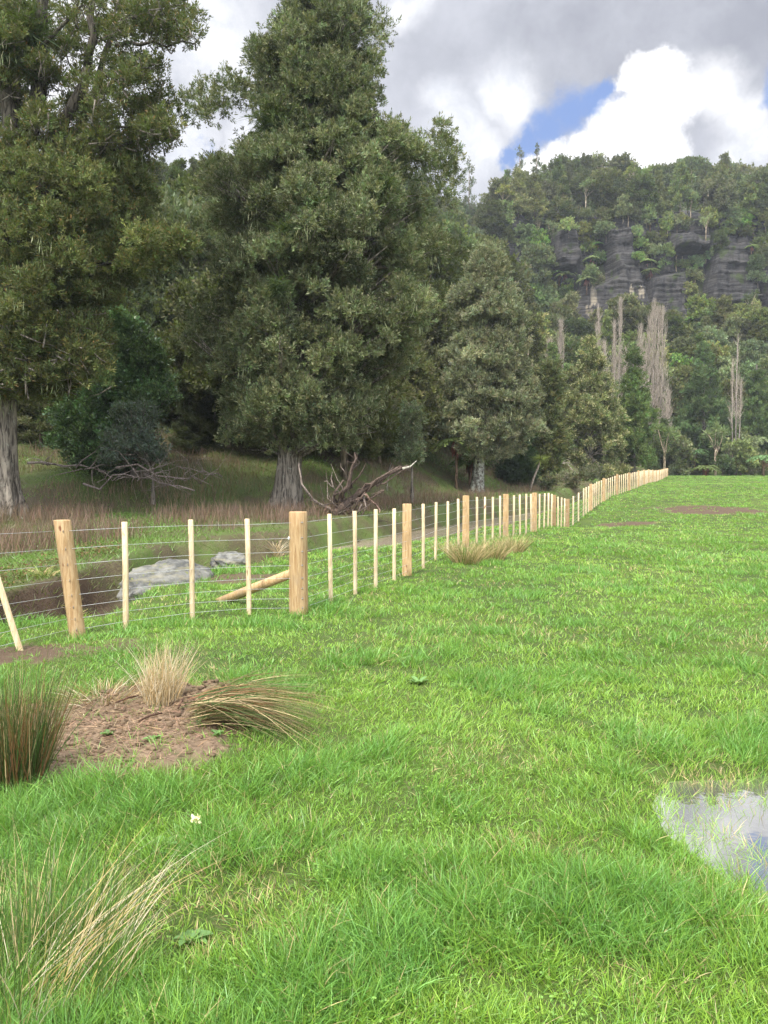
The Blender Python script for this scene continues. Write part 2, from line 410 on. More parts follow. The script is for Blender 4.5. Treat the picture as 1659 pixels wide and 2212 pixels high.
def f_cliff(t, co):
    st = t.noise(scalev(t, co, (.04, .04, 1.6)), 1.6, 6, .6, .3).outputs[0]
    fine = t.noise(scalev(t, co, (.3, .3, 3.0)), 2.2, 6, .65).outputs[0]
    vst = t.noise(scalev(t, co, (1.2, 1.2, .1)), 1.0, 5, .6).outputs[0]
    c = t.mix(t.ss(st, .35, .62), (.034, .032, .032), (.085, .080, .074))
    c = t.mix(t.math('MULTIPLY', t.ss(fine, .55, .75), .6), c, (.22, .21, .19))
    c = t.mix(t.math('MULTIPLY', t.ss(vst, .46, .62), .75), c, (.028, .028, .03))
    c = t.mix(t.math('MULTIPLY', t.ss(t.noise(co, .35, 5).outputs[0], .57, .66), .85), c, (.055, .075, .025))
    c = t.mix(1.0, c, tint(t), 'MULTIPLY')
    return c, t.math('ADD', st, fine), None
M_cliff = mat_pbr('banded sandstone', f_cliff, .9, .15, (.9, .5))
def mat_water(name, mud, rough=.03, bs=.15, sc=3.0):
    m = bpy.data.materials.new(name); m.use_nodes = True; m.node_tree.nodes.clear(); t = NT(m.node_tree)
    co = t.new('ShaderNodeTexCoord').outputs['Object']
    n = t.noise(scalev(t, co, (1, .45, 1)), sc, 4, .6)
    p = t.new('ShaderNodeBsdfPrincipled', {'Base Color': (*mud, 1), 'Roughness': rough, 'IOR': 1.33, 'Specular IOR Level': .5})
    b = t.new('ShaderNodeBump', {'Height': n.outputs[0], 'Strength': bs, 'Distance': .05}); t.l.new(b.outputs[0], p.inputs['Normal'])
    t.l.new(p.outputs[0], t.new('ShaderNodeOutputMaterial').inputs[0]); return m
M_creek = mat_water('creek water', (.24, .195, .145), .12, 1.0, 2.0)
def mat_puddle():
    m = bpy.data.materials.new('puddle water'); m.use_nodes = True; m.node_tree.nodes.clear(); t = NT(m.node_tree)
    co = t.new('ShaderNodeTexCoord').outputs['Object']
    n = t.noise(co, 9, 3, .5)
    b = t.new('ShaderNodeBump', {'Height': n.outputs[0], 'Strength': .05, 'Distance': .01})
    gl = t.new('ShaderNodeBsdfGlossy', {'Color': (1, 1, 1, 1), 'Roughness': .015, 'Normal': b.outputs[0]})
    df = t.new('ShaderNodeBsdfDiffuse', {'Color': (.10, .095, .075, 1)})
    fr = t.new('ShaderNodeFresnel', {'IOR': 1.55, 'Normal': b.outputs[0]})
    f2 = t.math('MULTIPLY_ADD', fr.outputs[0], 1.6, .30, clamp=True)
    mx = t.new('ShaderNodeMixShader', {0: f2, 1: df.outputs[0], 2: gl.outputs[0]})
    t.l.new(mx.outputs[0], t.new('ShaderNodeOutputMaterial').inputs[0]); return m
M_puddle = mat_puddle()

# ---------------------------------------------------------------- ground
def build_ground():
    a1 = np.radians(np.arange(-46, 46.01, .26)); a2 = np.radians(np.arange(50, 311, 5.0))
    ang = np.concatenate([a1, a2]); na = len(ang)
    rad = np.concatenate([np.geomspace(.3, 1.6, 12)[:-1], np.geomspace(1.6, 60, 430)[:-1], np.geomspace(60, 260, 140)[:-1], np.geomspace(260, 1800, 30)])
    A, Rr = np.meshgrid(ang, rad); X = Rr * np.sin(A); Y = Rr * np.cos(A)
    Z = H(X.ravel(), Y.ravel()).reshape(X.shape)
    nr = len(rad)
    v = np.stack([X, Y, Z], -1).reshape(-1, 3); v = np.vstack([v, [0, 0, h1(0, 0)]])
    i = np.arange(nr - 1)[:, None] * na; j = np.arange(na)[None]; j2 = (j + 1) % na
    q = np.stack([i + j, i + na + j, i + na + j2, i + j2], -1).reshape(-1, 4)
    jj = np.arange(na); t = np.stack([np.full(na, len(v) - 1), jj, (jj + 1) % na], 1)
    x, y = v[:, 0], v[:, 1]; d = edge_dist(x, y); dn = d + (fbm(x * .9, y * .9, 12, 3) - .5) * .9
    r = np.hypot(x, y)
    dirt = np.maximum(np.where(r < 9, mud_near(x, y), 0), np.where(r < 60, mud_far(x, y), 0))
    pit = smooth(-3.9, -4.5, x + .8 * (fbm(x, y, 54) - .5)) * smooth(16, 13, y)
    wch = chw(y); bank = smooth(.35, .7, dn) * smooth(.1, -.1, dn - wch) * smooth(95, 50, y); bank = np.maximum(bank, smooth(.35, .6, dn) * smooth(.15, -.02, dn - wch * 1.22) * pit)
    mfar = np.where(r < 60, mud_far(x, y), 0)
    dirt = np.maximum(dirt, bank); dirt = np.maximum(dirt, smooth(.12, .22, poly_dist(x, y, PUD)) * (r < 8))
    rank = smooth(.2, 2.3, dn - wch); rank = rank * (1 - .75 * smooth(.5, .7, fbm(x * .12, y * .12, 50, 3)))
    e = y - toe(x); forest = smooth(6, 16, e + 5 * (fbm(x * .15, y * .15, 51) - .5)) * smooth(0, 10, dn)
    rank = np.maximum(rank, np.maximum(bank * .9, mfar * .6)); rank = np.maximum(rank, smooth(.1, .3, dn - wch) * (d < 12) * .85 * (r < 70))
    cl = np.stack([dirt, rank, forest], 1)
    mb = MB(); mb.add(v, q, t, cl)
    tag(mb.build('ground', M_ground, smooth=True), kind='structure')
build_ground()

# creek water and puddle
def build_water():
    mb = MB(); pts = [(-1.6, 16.2), (.45, 17.6), (4, 26), (8, 34), (14, 46), (22, 62), (26, 74)]
    a, b = [], []
    for i, (x, y) in enumerate(pts):
        p = np.array(pts[max(i - 1, 0)]); n_ = np.array(pts[min(i + 1, len(pts) - 1)]); dd = unit(n_ - p); nrm = np.array([-dd[1], dd[0]])
        zz = (-.98, -.64, -.46, -.42, -.40, -.36, -.3)[i]
        a.append([*(np.array([x, y]) + nrm * .1), zz]); b.append([*(np.array([x, y]) + nrm * 5.0), zz])
    v = np.array(a + b); k = len(pts)
    mb.add(v, [(i, i + 1, k + i + 1, k + i) for i in range(k - 1)])
    tag(mb.build('creek_water', M_creek), kind='structure')
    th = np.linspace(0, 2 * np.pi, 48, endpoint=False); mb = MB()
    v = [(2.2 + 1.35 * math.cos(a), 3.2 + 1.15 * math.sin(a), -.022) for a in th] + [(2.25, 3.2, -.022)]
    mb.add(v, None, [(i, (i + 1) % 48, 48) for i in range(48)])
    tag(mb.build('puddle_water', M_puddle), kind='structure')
build_water()

# ---------------------------------------------------------------- cliff
BLUFFS = [  # photo polygons of bare rock
    [(1200, 500), (1240, 492), (1252, 560), (1238, 585), (1205, 580)],
    [(1308, 500), (1355, 498), (1378, 600), (1395, 690), (1240, 700), (1245, 650), (1330, 600)],
    [(1405, 605), (1470, 595), (1500, 735), (1420, 745), (1390, 690)],
    [(1545, 535), (1618, 535), (1625, 660), (1520, 668), (1530, 600)],
    [(1455, 508), (1530, 512), (1530, 540), (1455, 540)],
    [(1640, 590), (1720, 590), (1720, 680), (1640, 680)],
    [(1255, 600), (1300, 650), (1300, 710), (1230, 700)]]
def build_cliff():
    x0, x1, z0, z1 = 24.0, 128.0, 27.0, 68.0
    xs = np.arange(x0, x1, .33); zs = np.arange(z0, z1, .3)
    X, Z = np.meshgrid(xs, zs)
    pxs = CX + X / 168.0 * FPX; pys = 1036 - (Z - CAMZ) / 168.0 * FPX
    b = np.full(X.shape, -1e9)
    for pl in BLUFFS: b = np.maximum(b, poly_dist(pxs, pys, np.array(pl, float)))
    bl = smooth(-9, 5, b)
    Y = 172.5 - (bl - .5) * 5.0 - (z1 - Z) * .16
    strat = np.round(Z / .62 + 1.2 * fbm(X * .05, Z * .1, 70) + 1.5 * np.floor(X / 4.3 + .8 * fbm(X * .1, Z * .1, 77)) * .37) 
    Y += (_hash(strat.astype(np.int64), 0 * strat.astype(np.int64), 7) - .5) * .42 + (_hash((strat / 4).astype(np.int64), np.floor(X / 5.1).astype(np.int64), 9) - .5) * 1.1
    Y += (fbm(X * .16, Z * .03, 71, 5) - .5) * 6 + (fbm(X * .8, Z * .35, 72, 4) - .5) * 1.6
    Y += smooth(62, 68, Z) * 10
    v = np.stack([X, Y, Z], -1).reshape(-1, 3); nx = len(xs); nz_ = len(zs)
    i = np.arange(nz_ - 1)[:, None] * nx; j = np.arange(nx - 1)[None]
    q = np.stack([i + j, i + j + 1, i + nx + j + 1, i + nx + j], -1).reshape(-1, 4)
    c = np.ones((len(v), 3)); c *= (.85 + .3 * fbm(v[:, 0] * .3, v[:, 2] * .3, 73))[:, None]
    # pale fresh scars
    for (px, py, w_, h_) in [(1273, 648, 7, 20), (1262, 680, 6, 8), (1372, 640, 5, 12), (1352, 635, 5, 8)]:
        m = (np.abs(pxs - px) < w_) & (np.abs(pys - py + 4 * np.sin(pxs)) < h_); c[m.ravel()] = (4.6, 4.2, 3.3)
    mb = MB(); mb.add(v, q, None, c)
    tag(mb.build('rock_cliff', M_cliff), 'dark grey banded rock cliff with ledges below the forested ridge', 'cliff')
    return xs, zs, Y
CLX, CLZ, CLY = build_cliff()
def cliff_y(x, z):
    if not (CLX[0] < x < CLX[-1] and CLZ[0] < z < CLZ[-1]): return None
    return CLY[int((z - CLZ[0]) / .3), int((x - CLX[0]) / .33)]
def pip(px, py, pl):
    return poly_dist(np.array([px]), np.array([py]), np.array(pl, float))[0]

# ---------------------------------------------------------------- grass
def grass_density(x, y):
    r = np.hypot(x, y); d = edge_dist(x, y) + (fbm(x * .9, y * .9, 12, 3) - .5) * .9
    m = np.ones(len(x))
    m *= 1 - .93 * np.where(r < 9, mud_near(x, y), 0)
    m *= 1 - .88 * mud_far(x, y)
    pd = poly_dist(x, y, PUD)
    pm = 1 - smooth(-.02, .22, pd + .10 * (fbm(x * 7, y * 7, 60) - .5))
    sp = .55 * smooth(.85, .15, pd) * smooth(.30, .55, fbm(x * 6, y * 6, 61)) * smooth(2.2, 1.8, x)
    m *= np.where(r < 8, np.maximum(pm, sp + .01), 1)
    m *= smooth(.35, .05, d) + .0
    return m
def build_grass():
    def zone(name, y0, y1, dens0, power, seg, wmul, perclump, hmul=1.0):
        # clump centres by rejection, Y density ~ Y^-power
        A = 1.30
        ys = np.geomspace(y0, y1, 400); lam = dens0 * (3 / ys) ** power * A * (ys + .8)
        N = int(np.trapz(lam, ys) / perclump)
        cdf = np.concatenate([[0], np.cumsum((lam[1:] + lam[:-1]) / 2 * np.diff(ys))]); cdf /= cdf[-1]
        cy = np.interp(RG.random(N), cdf, ys); cx = (RG.random(N) - .5) * A * (cy + .8)
        keep = RG.random(N) < grass_density(cx, cy)
        lush = .5 * fbm(cx * 1.1, cy * 1.1, 80, 3) + .5 * fbm(cx * 2.6, cy * 2.6, 180, 2); fine = fbm(cx * 3, cy * 3, 81, 3)
        L_ = smooth(.46, .64, .8 * lush + .2 * fine)
        keep &= RG.random(N) > .5 * smooth(.58, .70, fbm(cx * 1.1, cy * 1.1, 88)) * (1 - L_)
        keep &= RG.random(N) < (.62 + .38 * np.clip(L_ * 1.2 + .2, 0, 1))
        cx, cy, L_, fine = cx[keep], cy[keep], L_[keep], fine[keep]; N = len(cx)
        k = perclump
        ix = np.repeat(np.arange(N), k); n = N * k
        sp = .016 + .012 * np.sqrt(cy[ix] / 3)
        off = RG.normal(size=(n, 2)) * sp[:, None]
        bx = cx[ix] + off[:, 0]; by = cy[ix] + off[:, 1]
        pdd = poly_dist(bx, by, PUD) if y0 < 8 else None
        bz = H(bx, by)
        lean = (RG.normal(size=(n, 2)) * .30) + off / sp[:, None] * .26 + np.stack([fbm(bx * .8, by * .8, 83) - .5, fbm(bx * .8, by * .8, 84) - .5], 1) * .8
        d = np.stack([lean[:, 0], lean[:, 1], np.ones(n)], 1)
        hgt = (.054 + .066 * L_[ix] + .02 * (fine[ix] - .5)) * (.55 + .8 * RG.random(n)) * hmul * (.62 + .8 * vnoise(cx[ix] * 8, cy[ix] * 8, 87))
        if pdd is not None: hgt = np.where(pdd > .05, hgt * .8 + .055, hgt)
        wd = (.0024 + .0025 * RG.random(n)) * wmul * np.maximum(1, (cy[ix] / 4.0)) ** .8
        dark = np.array([.055, .158, .025]); lite = np.array([.205, .320, .044]); blueg = np.array([.125, .262, .068]); straw = np.array([.34, .27, .13])
        pt = smooth(.38, .62, fbm(bx * .5, by * .5, 86, 3))
        mixv = np.clip(.30 + .16 * smooth(8, 18, by) + .36 * (1 - L_[ix]) * (.4 + pt) + .55 * (RG.random(n) - .5), 0, 1)[:, None]
        col = dark * (1 - mixv) + lite * mixv
        bm = (RG.random(n) < .18 + .25 * L_[ix])[:, None]; col = np.where(bm, col * .35 + blueg * .65, col)
        st = RG.random(n) < (.035 + .30 * smooth(.54, .70, fbm(bx * 1.1, by * 1.1, 88)) * (1 - L_[ix]))
        col = np.where(st[:, None], straw * (.6 + .6 * RG.random((n, 1))), col)
        col *= (.62 + .76 * RG.random((n, 1)))
        mb = MB()
        strands(mb, np.stack([bx, by, bz - .006], 1), d, hgt, wd, col, .08 + .62 * RG.random(n) ** 1.8, seg=seg)
        o = mb.build(name, M_grass); tag(o, 'bright green pasture grass of the paddock', 'grass', kind='stuff')
        print(name, n)
    zone('near_grass', 1.7, 6.0, 15000, 1.5, 4, 1.0, 14)
    zone('field_grass', 6.0, 20.0, 9000, 1.6, 2, 1.15, 10)
    zone('far_grass', 20.0, 118.0, 7500, 1.55, 1, 1.3, 8, .9)
build_grass()
def clover():
    mb = MB(); n = 900
    cy = 1.9 + 8 * RG.random(n) ** 1.3; cx = (RG.random(n) - .5) * 1.25 * (cy + .5)
    k = (fbm(cx * .9, cy * .9, 140, 3) > .53) & (grass_density(cx, cy) > .8); cx, cy = cx[k], cy[k]; n = len(cx)
    m = 8; ix = np.repeat(np.arange(n), m); b = np.stack([cx[ix], cy[ix], 0 * cx[ix]], 1) + RG.normal(size=(n * m, 3)) * [.035, .035, 0]
    b[:, 2] = H(b[:, 0], b[:, 1]) + .025 + .05 * RG.random(n * m)
    for t in range(3):
        a = RG.random(n * m) * .6 + t * 2.09; d = np.stack([np.cos(a), np.sin(a), .25 + 0 * a], 1)
        leaves(mb, b, d, .008, .009, cols((.12, .21, .04), n * m, .3, .08))
    tag(mb.build('clover', M_leaf), 'small clover leaves scattered through the near grass', 'clover', kind='stuff')
clover()

def build_bank_cover():
    # reddish dead stalks and rank grass on the far bank of the creek
    N = 130000
    y = 9 + 56 * RG.random(N) ** 1.1; x = (RG.random(N) - .52) * 1.25 * y
    d = edge_dist(x, y) + (fbm(x * .9, y * .9, 12, 3) - .5) * .9
    e = y - toe(x)
    g1 = smooth(.47, .55, fbm(x * .25, y * .25, 90, 4)); g1 = np.maximum(g1, .5 * smooth(.2, .8, (y - 18) / 5) * smooth(9, 5, e) * smooth(.50, .60, fbm(x * .45, y * .45, 91)))
    keep = (d > 5.2) & (RG.random(N) < g1) & (y > 15) & (e < 16)
    x, y = x[keep], y[keep]; n = len(x); b = np.stack([x, y, H(x, y) - .02], 1)
    col = cols((.125, .082, .058), n, .5, .12)
    mb = MB(); strands(mb, b, rdir(n) * .28 + [0, 0, 1], .28 + .5 * RG.random(n), .010 + .012 * RG.random(n), col, .15, seg=2)
    tag(mb.build('brown_stalks', M_straw), 'reddish brown dead weed stalks covering the far creek bank', 'weeds', kind='stuff')
    N = 240000
    y = 8.5 + 75 * RG.random(N) ** 1.5; x = (RG.random(N) - .5) * 1.3 * y
    d = edge_dist(x, y) + (fbm(x * .9, y * .9, 12, 3) - .5) * .9; e = y - toe(x)
    keep = (d > chw(y) * 1.2) & (e < 14) & (RG.random(N) < .35 + .65 * smooth(.4, .6, fbm(x * .3, y * .3, 92)))
    keep |= (d > .2) & (d < 1.2) & (RG.random(N) < .25) | (d > chw(y) * 1.05) & (d < chw(y) * 1.2) & (RG.random(N) < .5)
    x, y = x[keep], y[keep]; n = len(x); b = np.stack([x, y, H(x, y) - .01], 1)
    f = smooth(.4, .62, fbm(x * .25, y * .25, 93))[:, None]
    col = cols((.090, .165, .028), n, .35, .1) * (1 - f) + cols((.085, .082, .034), n, .35, .1) * f
    mb = MB(); strands(mb, b, rdir(n) * .6 + [0, 0, 1], .10 + .14 * RG.random(n), (.010 + .010 * RG.random(n)) * np.maximum(1, y / 16), col, .4, seg=1)
    tag(mb.build('bank_grass', M_grass), 'rough grass on the far bank of the creek', 'grass', kind='stuff')
    # low brambly growth on the cut bank
    N = 26000
    y = 9.5 + 7 * RG.random(N); x = -8 + 7.5 * RG.random(N); d = edge_dist(x, y)
    keep = (d > chw(y) * .9) & (d < chw(y) + 1.6) & (fbm(x * .9, y * .9, 94) > .36) & ((x > -4.7) | (d > chw(y) + .7)); x, y = x[keep], y[keep]; n = len(x)
    c = np.stack([x, y, H(x, y) + .25 * RG.random(n) ** 1.5], 1)
    mb = MB(); leaves(mb, c, rdir(n), .05 + .03 * RG.random(n), .03, np.where(RG.random((n, 1)) < .4, cols((.13, .085, .04), n), cols((.075, .095, .028), n)))
    tag(mb.build('bank_weeds', M_leaf), 'low brown and green weeds on the cut creek bank', 'weeds', kind='stuff')
build_bank_cover()

# ---------------------------------------------------------------- fences
WIRE_H = [1.08, .90, .74, .58, .43, .31, .19, .08]
def post(mb_parent, name, base, hgt, r, lean=(0, 0), half=False, n=20, tone=1.0):
    """round (or split half-round) pole with a slightly domed worn top"""
    th = np.linspace(0, 2 * np.pi, n, endpoint=False)
    k = 9; zz = np.concatenate([np.linspace(-.25, hgt - .008, k - 1), [hgt]])
    v = []
    ph = RG.random() * 6
    for i, z in enumerate(zz):
        rr = r * (1 + .02 * math.sin(3 * z + ph)) * (1 - .03 * z / hgt) * (1 if i < k - 1 else .955)
        for a in th:
            q = rr * (1 + .02 * math.sin(2 * a + ph + z))
            x, y = q * math.cos(a), q * math.sin(a)
            if half: y = max(y, -.25 * r)
            v.append((base[0] + x + lean[0] * z, base[1] + y + lean[1] * z, base[2] + z))
    v.append((base[0] + lean[0] * hgt, base[1] + lean[1] * hgt, base[2] + hgt + .004))
    q = [(i * n + j, i * n + (j + 1) % n, (i + 1) * n + (j + 1) % n, (i + 1) * n + j) for i in range(k - 1) for j in range(n)]
    t = [((k - 1) * n + j, (k - 1) * n + (j + 1) % n, k * n) for j in range(n)]
    mb = MB(); mb.add(v, q, t, np.array([1, 1, 1]) * tone)
    o = mb.build(name, M_post, mb_parent, origin=mb_parent.location)
    for p in o.data.polygons: p.use_smooth = len(p.vertices) == 4
    # different grain per pole
    return o
def batten(parent, base, hgt, w_=.047, dp=.034, lean=(0, 0), ang=0.0, tone=1.0):
    ca, sa = math.cos(ang), math.sin(ang); v = []
    b = .004
    tw = (RG.random() - .5) * .1
    lv = [(-.05, 0), (hgt * .5, 0), (hgt - b, 0), (hgt, b)]
    for z, ins in lv:
        for (x, y) in ((-1, -1), (1, -1), (1, 1), (-1, 1)):
            X = x * (w_ / 2 - ins); Y = y * (dp / 2 - ins)
            bx = .004 * math.sin(z * 3 + tw * 30)
            v.append((base[0] + X * ca - Y * sa + lean[0] * z + bx, base[1] + X * sa + Y * ca + lean[1] * z, base[2] + z))
    q = [(i * 4 + j, i * 4 + (j + 1) % 4, (i + 1) * 4 + (j + 1) % 4, (i + 1) * 4 + j) for i in range(3) for j in range(4)] + [(12, 13, 14, 15)]
    mb = MB(); mb.add(v, q, None, np.array([1, 1, 1]) * tone)
    return mb.build('batten', M_batten, parent, origin=parent.location)
def wires(parent, pts, heights=WIRE_H, r=.0022, sag=.006):
    for h in heights:
        P_ = []
        for i in range(len(pts) - 1):
            a, b = np.array(pts[i]), np.array(pts[i + 1])
            for t in (0, .5): P_.append(a * (1 - t) + b * t + [0, 0, h - (sag if t else 0)])
        P_.append(np.array(pts[-1]) + [0, 0, h])
        mb = MB(); mb.tube(P_, r * .85, 4); mb.build('wire', M_wire, parent, origin=parent.location)
def staples(par, base, nrm, rr, lean=(0, 0), hs=WIRE_H):
    for h in hs:
        mb = MB()
        c = np.array([base[0] + lean[0] * h, base[1] + lean[1] * h, base[2] + h]) + np.array(nrm) * rr
        mb.tube([c + [0, 0, .014], c + np.array(nrm) * .006, c - [0, 0, .014]], .003, 4); mb.build('staple', M_staple, par, origin=mf.location)
def fpt(px, py): return ground(px, py)
def jt(a): return a * (1 + (random.random() - .5) * .16)

LP = fpt(168, 1375); ST = fpt(645, 1325)
# near run of the main fence: leaning corner post -> upright strainer -> 1153 post -> dip
main_px = [('lean', 168, 1375), ('b', 272, 1358), ('b', 416, 1338), ('b', 538, 1328), ('s', 645, 1325), ('b', 714, 1305), ('b', 767, 1284), ('b', 812, 1270), ('b', 851, 1256), ('p', 879, 1244),
           ('b', 914, 1228), ('b', 941, 1210), ('b', 967, 1200), ('b', 990, 1190), ('p', 1006, 1184), ('b', 1030, 1178), ('b', 1047, 1173), ('b', 1064, 1169), ('b', 1080, 1166), ('p', 1092, 1163),
           ('b', 1109, 1160), ('b', 1123, 1157), ('b', 1136, 1154), ('b', 1147, 1152), ('p', 1154, 1150),
           ('b', 1165.5, 1144), ('b', 1176, 1140), ('b', 1184.5, 1138), ('b', 1192, 1137), ('g', 1197, 1137), ('b', 1206, 1138), ('b', 1213, 1138.5), ('b', 1220, 1139), ('g', 1226.5, 1139)]
mf = empty('wire_fence', (float(LP[0]), float(LP[1]), 0), 'post and batten wire fence from the thick leaning post to the dip in the paddock', 'fence')
path = []; stb = MB()
DEP = {}
for k, (kind, px, py) in enumerate(main_px):
    if px < 1156:
        g = ground(px, py)
    else:
        Yq = float(np.interp(px, [1156, 1197, 1226.5], [22.8, 25.2, 27.4])); xq = (px - CX) / FPX * Yq; g = np.array([xq, Yq, h1(xq, Yq)])
    DEP[px] = g
    top = {'lean': 1.16, 's': 1.19, 'p': 1.19, 'g': 1.12}.get(kind, 1.15) * (1 + (random.random() - .5) * .02)
    if kind == 'lean':
        o = post(mf, 'strainer_post', g, 1.19, .083, lean=(-.125, .02), tone=.80); path.append(g + [0, -.085, 0]); staples(o, g, (.35, -.93, 0), .085, (-.125, .02))
    elif kind == 's':
        o = post(mf, 'strainer_post', g, 1.20, .112, tone=.80); path.append(g + [.06, -.105, 0]); staples(o, g, (.5, -.86, 0), .113)
    elif kind in 'pg':
        o = post(mf, 'post', g, top, .078 if kind == 'p' else .07, half=True, tone=.98 if kind == 'p' else .7); path.append(g + [0, -.03, 0])
        if kind == 'g': o['label'] = 'weathered greyer post'
    else:
        batten(mf, g, top, .052 if px < 1000 else .05, lean=((random.random() - .5) * .02, 0), ang=(random.random() - .5) * .4, tone=jt(1)); path.append(g + [0, -.022, 0])
wp = []
for i, p in enumerate(path):
    p = np.array(p, float); 
    wp.append(p)
# top part of the leaning post is displaced; wires follow it
for h in WIRE_H:
    P_ = []
    for i, p in enumerate(wp):
        q = p + [0, 0, h]
        if i == 0: q = q + [-.125 * h, .02 * h, 0]
        P_.append(q)
    mb = MB(); mb.tube(P_, .0019, 4); mb.build('wire', M_wire, mf, origin=mf.location)
# longer grass left standing round the feet of the posts
def foot_grass():
    P_ = np.array([DEP[k] for k in DEP]); m = 46; b = np.repeat(P_, m, axis=0) + RG.normal(size=(len(P_) * m, 3)) * [.09, .07, 0]
    b[:, 2] = H(b[:, 0], b[:, 1]) - .01; n = len(b)
    col = cols((.10, .20, .035), n, .35, .12); st = RG.random(n) < .15; col[st] = cols((.36, .29, .15), st.sum())
    mb = MB(); strands(mb, b, RG.normal(size=(n, 3)) * [.3, .3, 0] + [0, 0, 1], .07 + .13 * RG.random(n), .004 * np.maximum(1, b[:, 1] / 7), col, .1 + .5 * RG.random(n), seg=2)
    tag(mb.build('fence_line_grass', M_grass), 'longer grass round the feet of the fence posts', 'grass', kind='stuff')
foot_grass()
# stay
mb = MB(); a = at(632, 1238, ST[1] + .02); b = ground(478, 1296); b[2] -= .02
mb.tube([a, a * .5 + b * .5 + [0, 0, .004], b - (a - b) * .08], [.055, .058, .06], 14, (1, 1, 1)); o = mb.build('stay', M_post, mf, smooth=True, origin=mf.location)
# small white insulator clip on the strainer
mb = MB(); a = at(624, 1163, ST[1] - .04); mb.tube([a - [0, 0, .02], a, a + [0, 0, .02]], [.008, .012, .007], 6); mb.tube([a - [.02, 0, .0], a + [.01, 0, 0]], [.006, .006], 5)
def f_white(t, co): return t.mix(t.noise(co, 50, 2).outputs[0], (.7, .7, .68), (.85, .85, .83)), None, None
M_white = mat_pbr('white plastic', f_white, .5, .4); mb.build('insulator', M_white, mf, origin=mf.location)

# far run rising to the corner
fpath = [DEP[1226.5][:2], (8.1, 30.0), (10.4, 36.0), (12.85, 41.7), (18.1, 53), (23.0, 64.5), (31.8, 85), (40.2, 105), (43.3, 113)]
ff = empty('wire_fence', (float(fpath[0][0]), float(fpath[0][1]), 0), 'distant closely seen wooden fence climbing from the dip to the far corner of the paddock', 'fence')
seg = []; acc = 0; cur = np.array(fpath[0], float)
pl = [np.array(p, float) for p in fpath]
L_ = [0]
for a, b in zip(pl[:-1], pl[1:]): L_.append(L_[-1] + np.linalg.norm(b - a))
s_ = .95; k = 1; fw = [np.array([*fpath[0], h1(*fpath[0])])]; nb = 0
while s_ < L_[-1]:
    x = float(np.interp(s_, L_, [p[0] for p in pl])); y = float(np.interp(s_, L_, [p[1] for p in pl])); g = np.array([x, y, h1(x, y)])
    if k % 6 == 0:
        post(ff, 'post', g, 1.17 + random.random() * .06, .075, half=True, n=10, tone=jt(1.0)); fw.append(g + [0, -.03, 0])
    else:
        batten(ff, g, 1.12 + random.random() * .05, .055, ang=(random.random() - .5) * .5, tone=jt(.97)); fw.append(g + [0, -.022, 0])
    s_ += .98 * (1 if y < 100 else .95); k += 1
print('far fence pieces', k)
wires(ff, fw, r=.0035)
# corner: a few battens running back to the right at the far end
# left return
lf = empty('wire_fence', (-3.5, 6.8, 0), 'short fence run leaving the frame at left past the tilted batten', 'fence')
g = ground(44, 1405); batten(lf, g, 1.16, .055, lean=(-.30, .0), ang=.5, tone=1.02)
p0 = LP + [-.05, -.06, 0]; pA = g + [0, -.02, 0]; p2 = np.array([-3.95, 5.3, h1(-3.95, 5.3)]); p3 = np.array([-4.7, 3.6, h1(-4.7, 3.6)])
batten(lf, p2, 1.16, .055, lean=(-.25, 0), ang=.6); batten(lf, p3, 1.16, .055, lean=(-.2, 0), ang=.6)
for h in WIRE_H:
    mb = MB(); mb.tube([p0 + [-.125 * h, .02 * h, h], pA + [-.30 * h, 0, h], p2 + [-.25 * h, 0, h], p3 + [-.2 * h, 0, h]], .0019, 4); mb.build('wire', M_wire, lf, origin=lf.location)

# ---------------------------------------------------------------- boulders, rush clumps, weeds
def boulder(name, c, sx, sy, sz, rot, label, seed):
    n1, n2 = 80, 48; v = []
    for i in range(n2 + 1):
        ph = math.pi * i / n2
        for j in range(n1):
            a = 2 * math.pi * j / n1; v.append((math.sin(ph) * math.cos(a), math.sin(ph) * math.sin(a), math.cos(ph)))
    v = np.array(v); f = 1 + .35 * (fbm(v[:, 0] * 1.6 + v[:, 2] * 2, v[:, 1] * 1.6 + seed, seed, 4) - .5) + .20 * (fbm(v[:, 0] * 6, v[:, 1] * 6 + v[:, 2] * 5, seed + 3, 4) - .5)
    v = v * f[:, None] * [sx, sy, sz]; ca, sa = math.cos(rot), math.sin(rot)
    v = np.stack([v[:, 0] * ca - v[:, 1] * sa, v[:, 0] * sa + v[:, 1] * ca, v[:, 2]], 1) + c
    q = [(i * n1 + j, (i + 1) * n1 + j, (i + 1) * n1 + (j + 1) % n1, i * n1 + (j + 1) % n1) for i in range(n2) for j in range(n1)]
    mb = MB(); mb.add(v, q); o = mb.build(name, M_rock, smooth=True, origin=c); o.location = c; tag(o, label, 'boulder')
c = at(368, 1268, 11.6); boulder('boulder', c, .54, .98, .40, -.4, 'large grey boulder on the creek edge behind the second and third battens', 3)
c = at(497, 1216, 14.8); boulder('boulder', c, .38, .45, .22, .2, 'smaller lichened boulder beyond the large one beside the creek', 8)

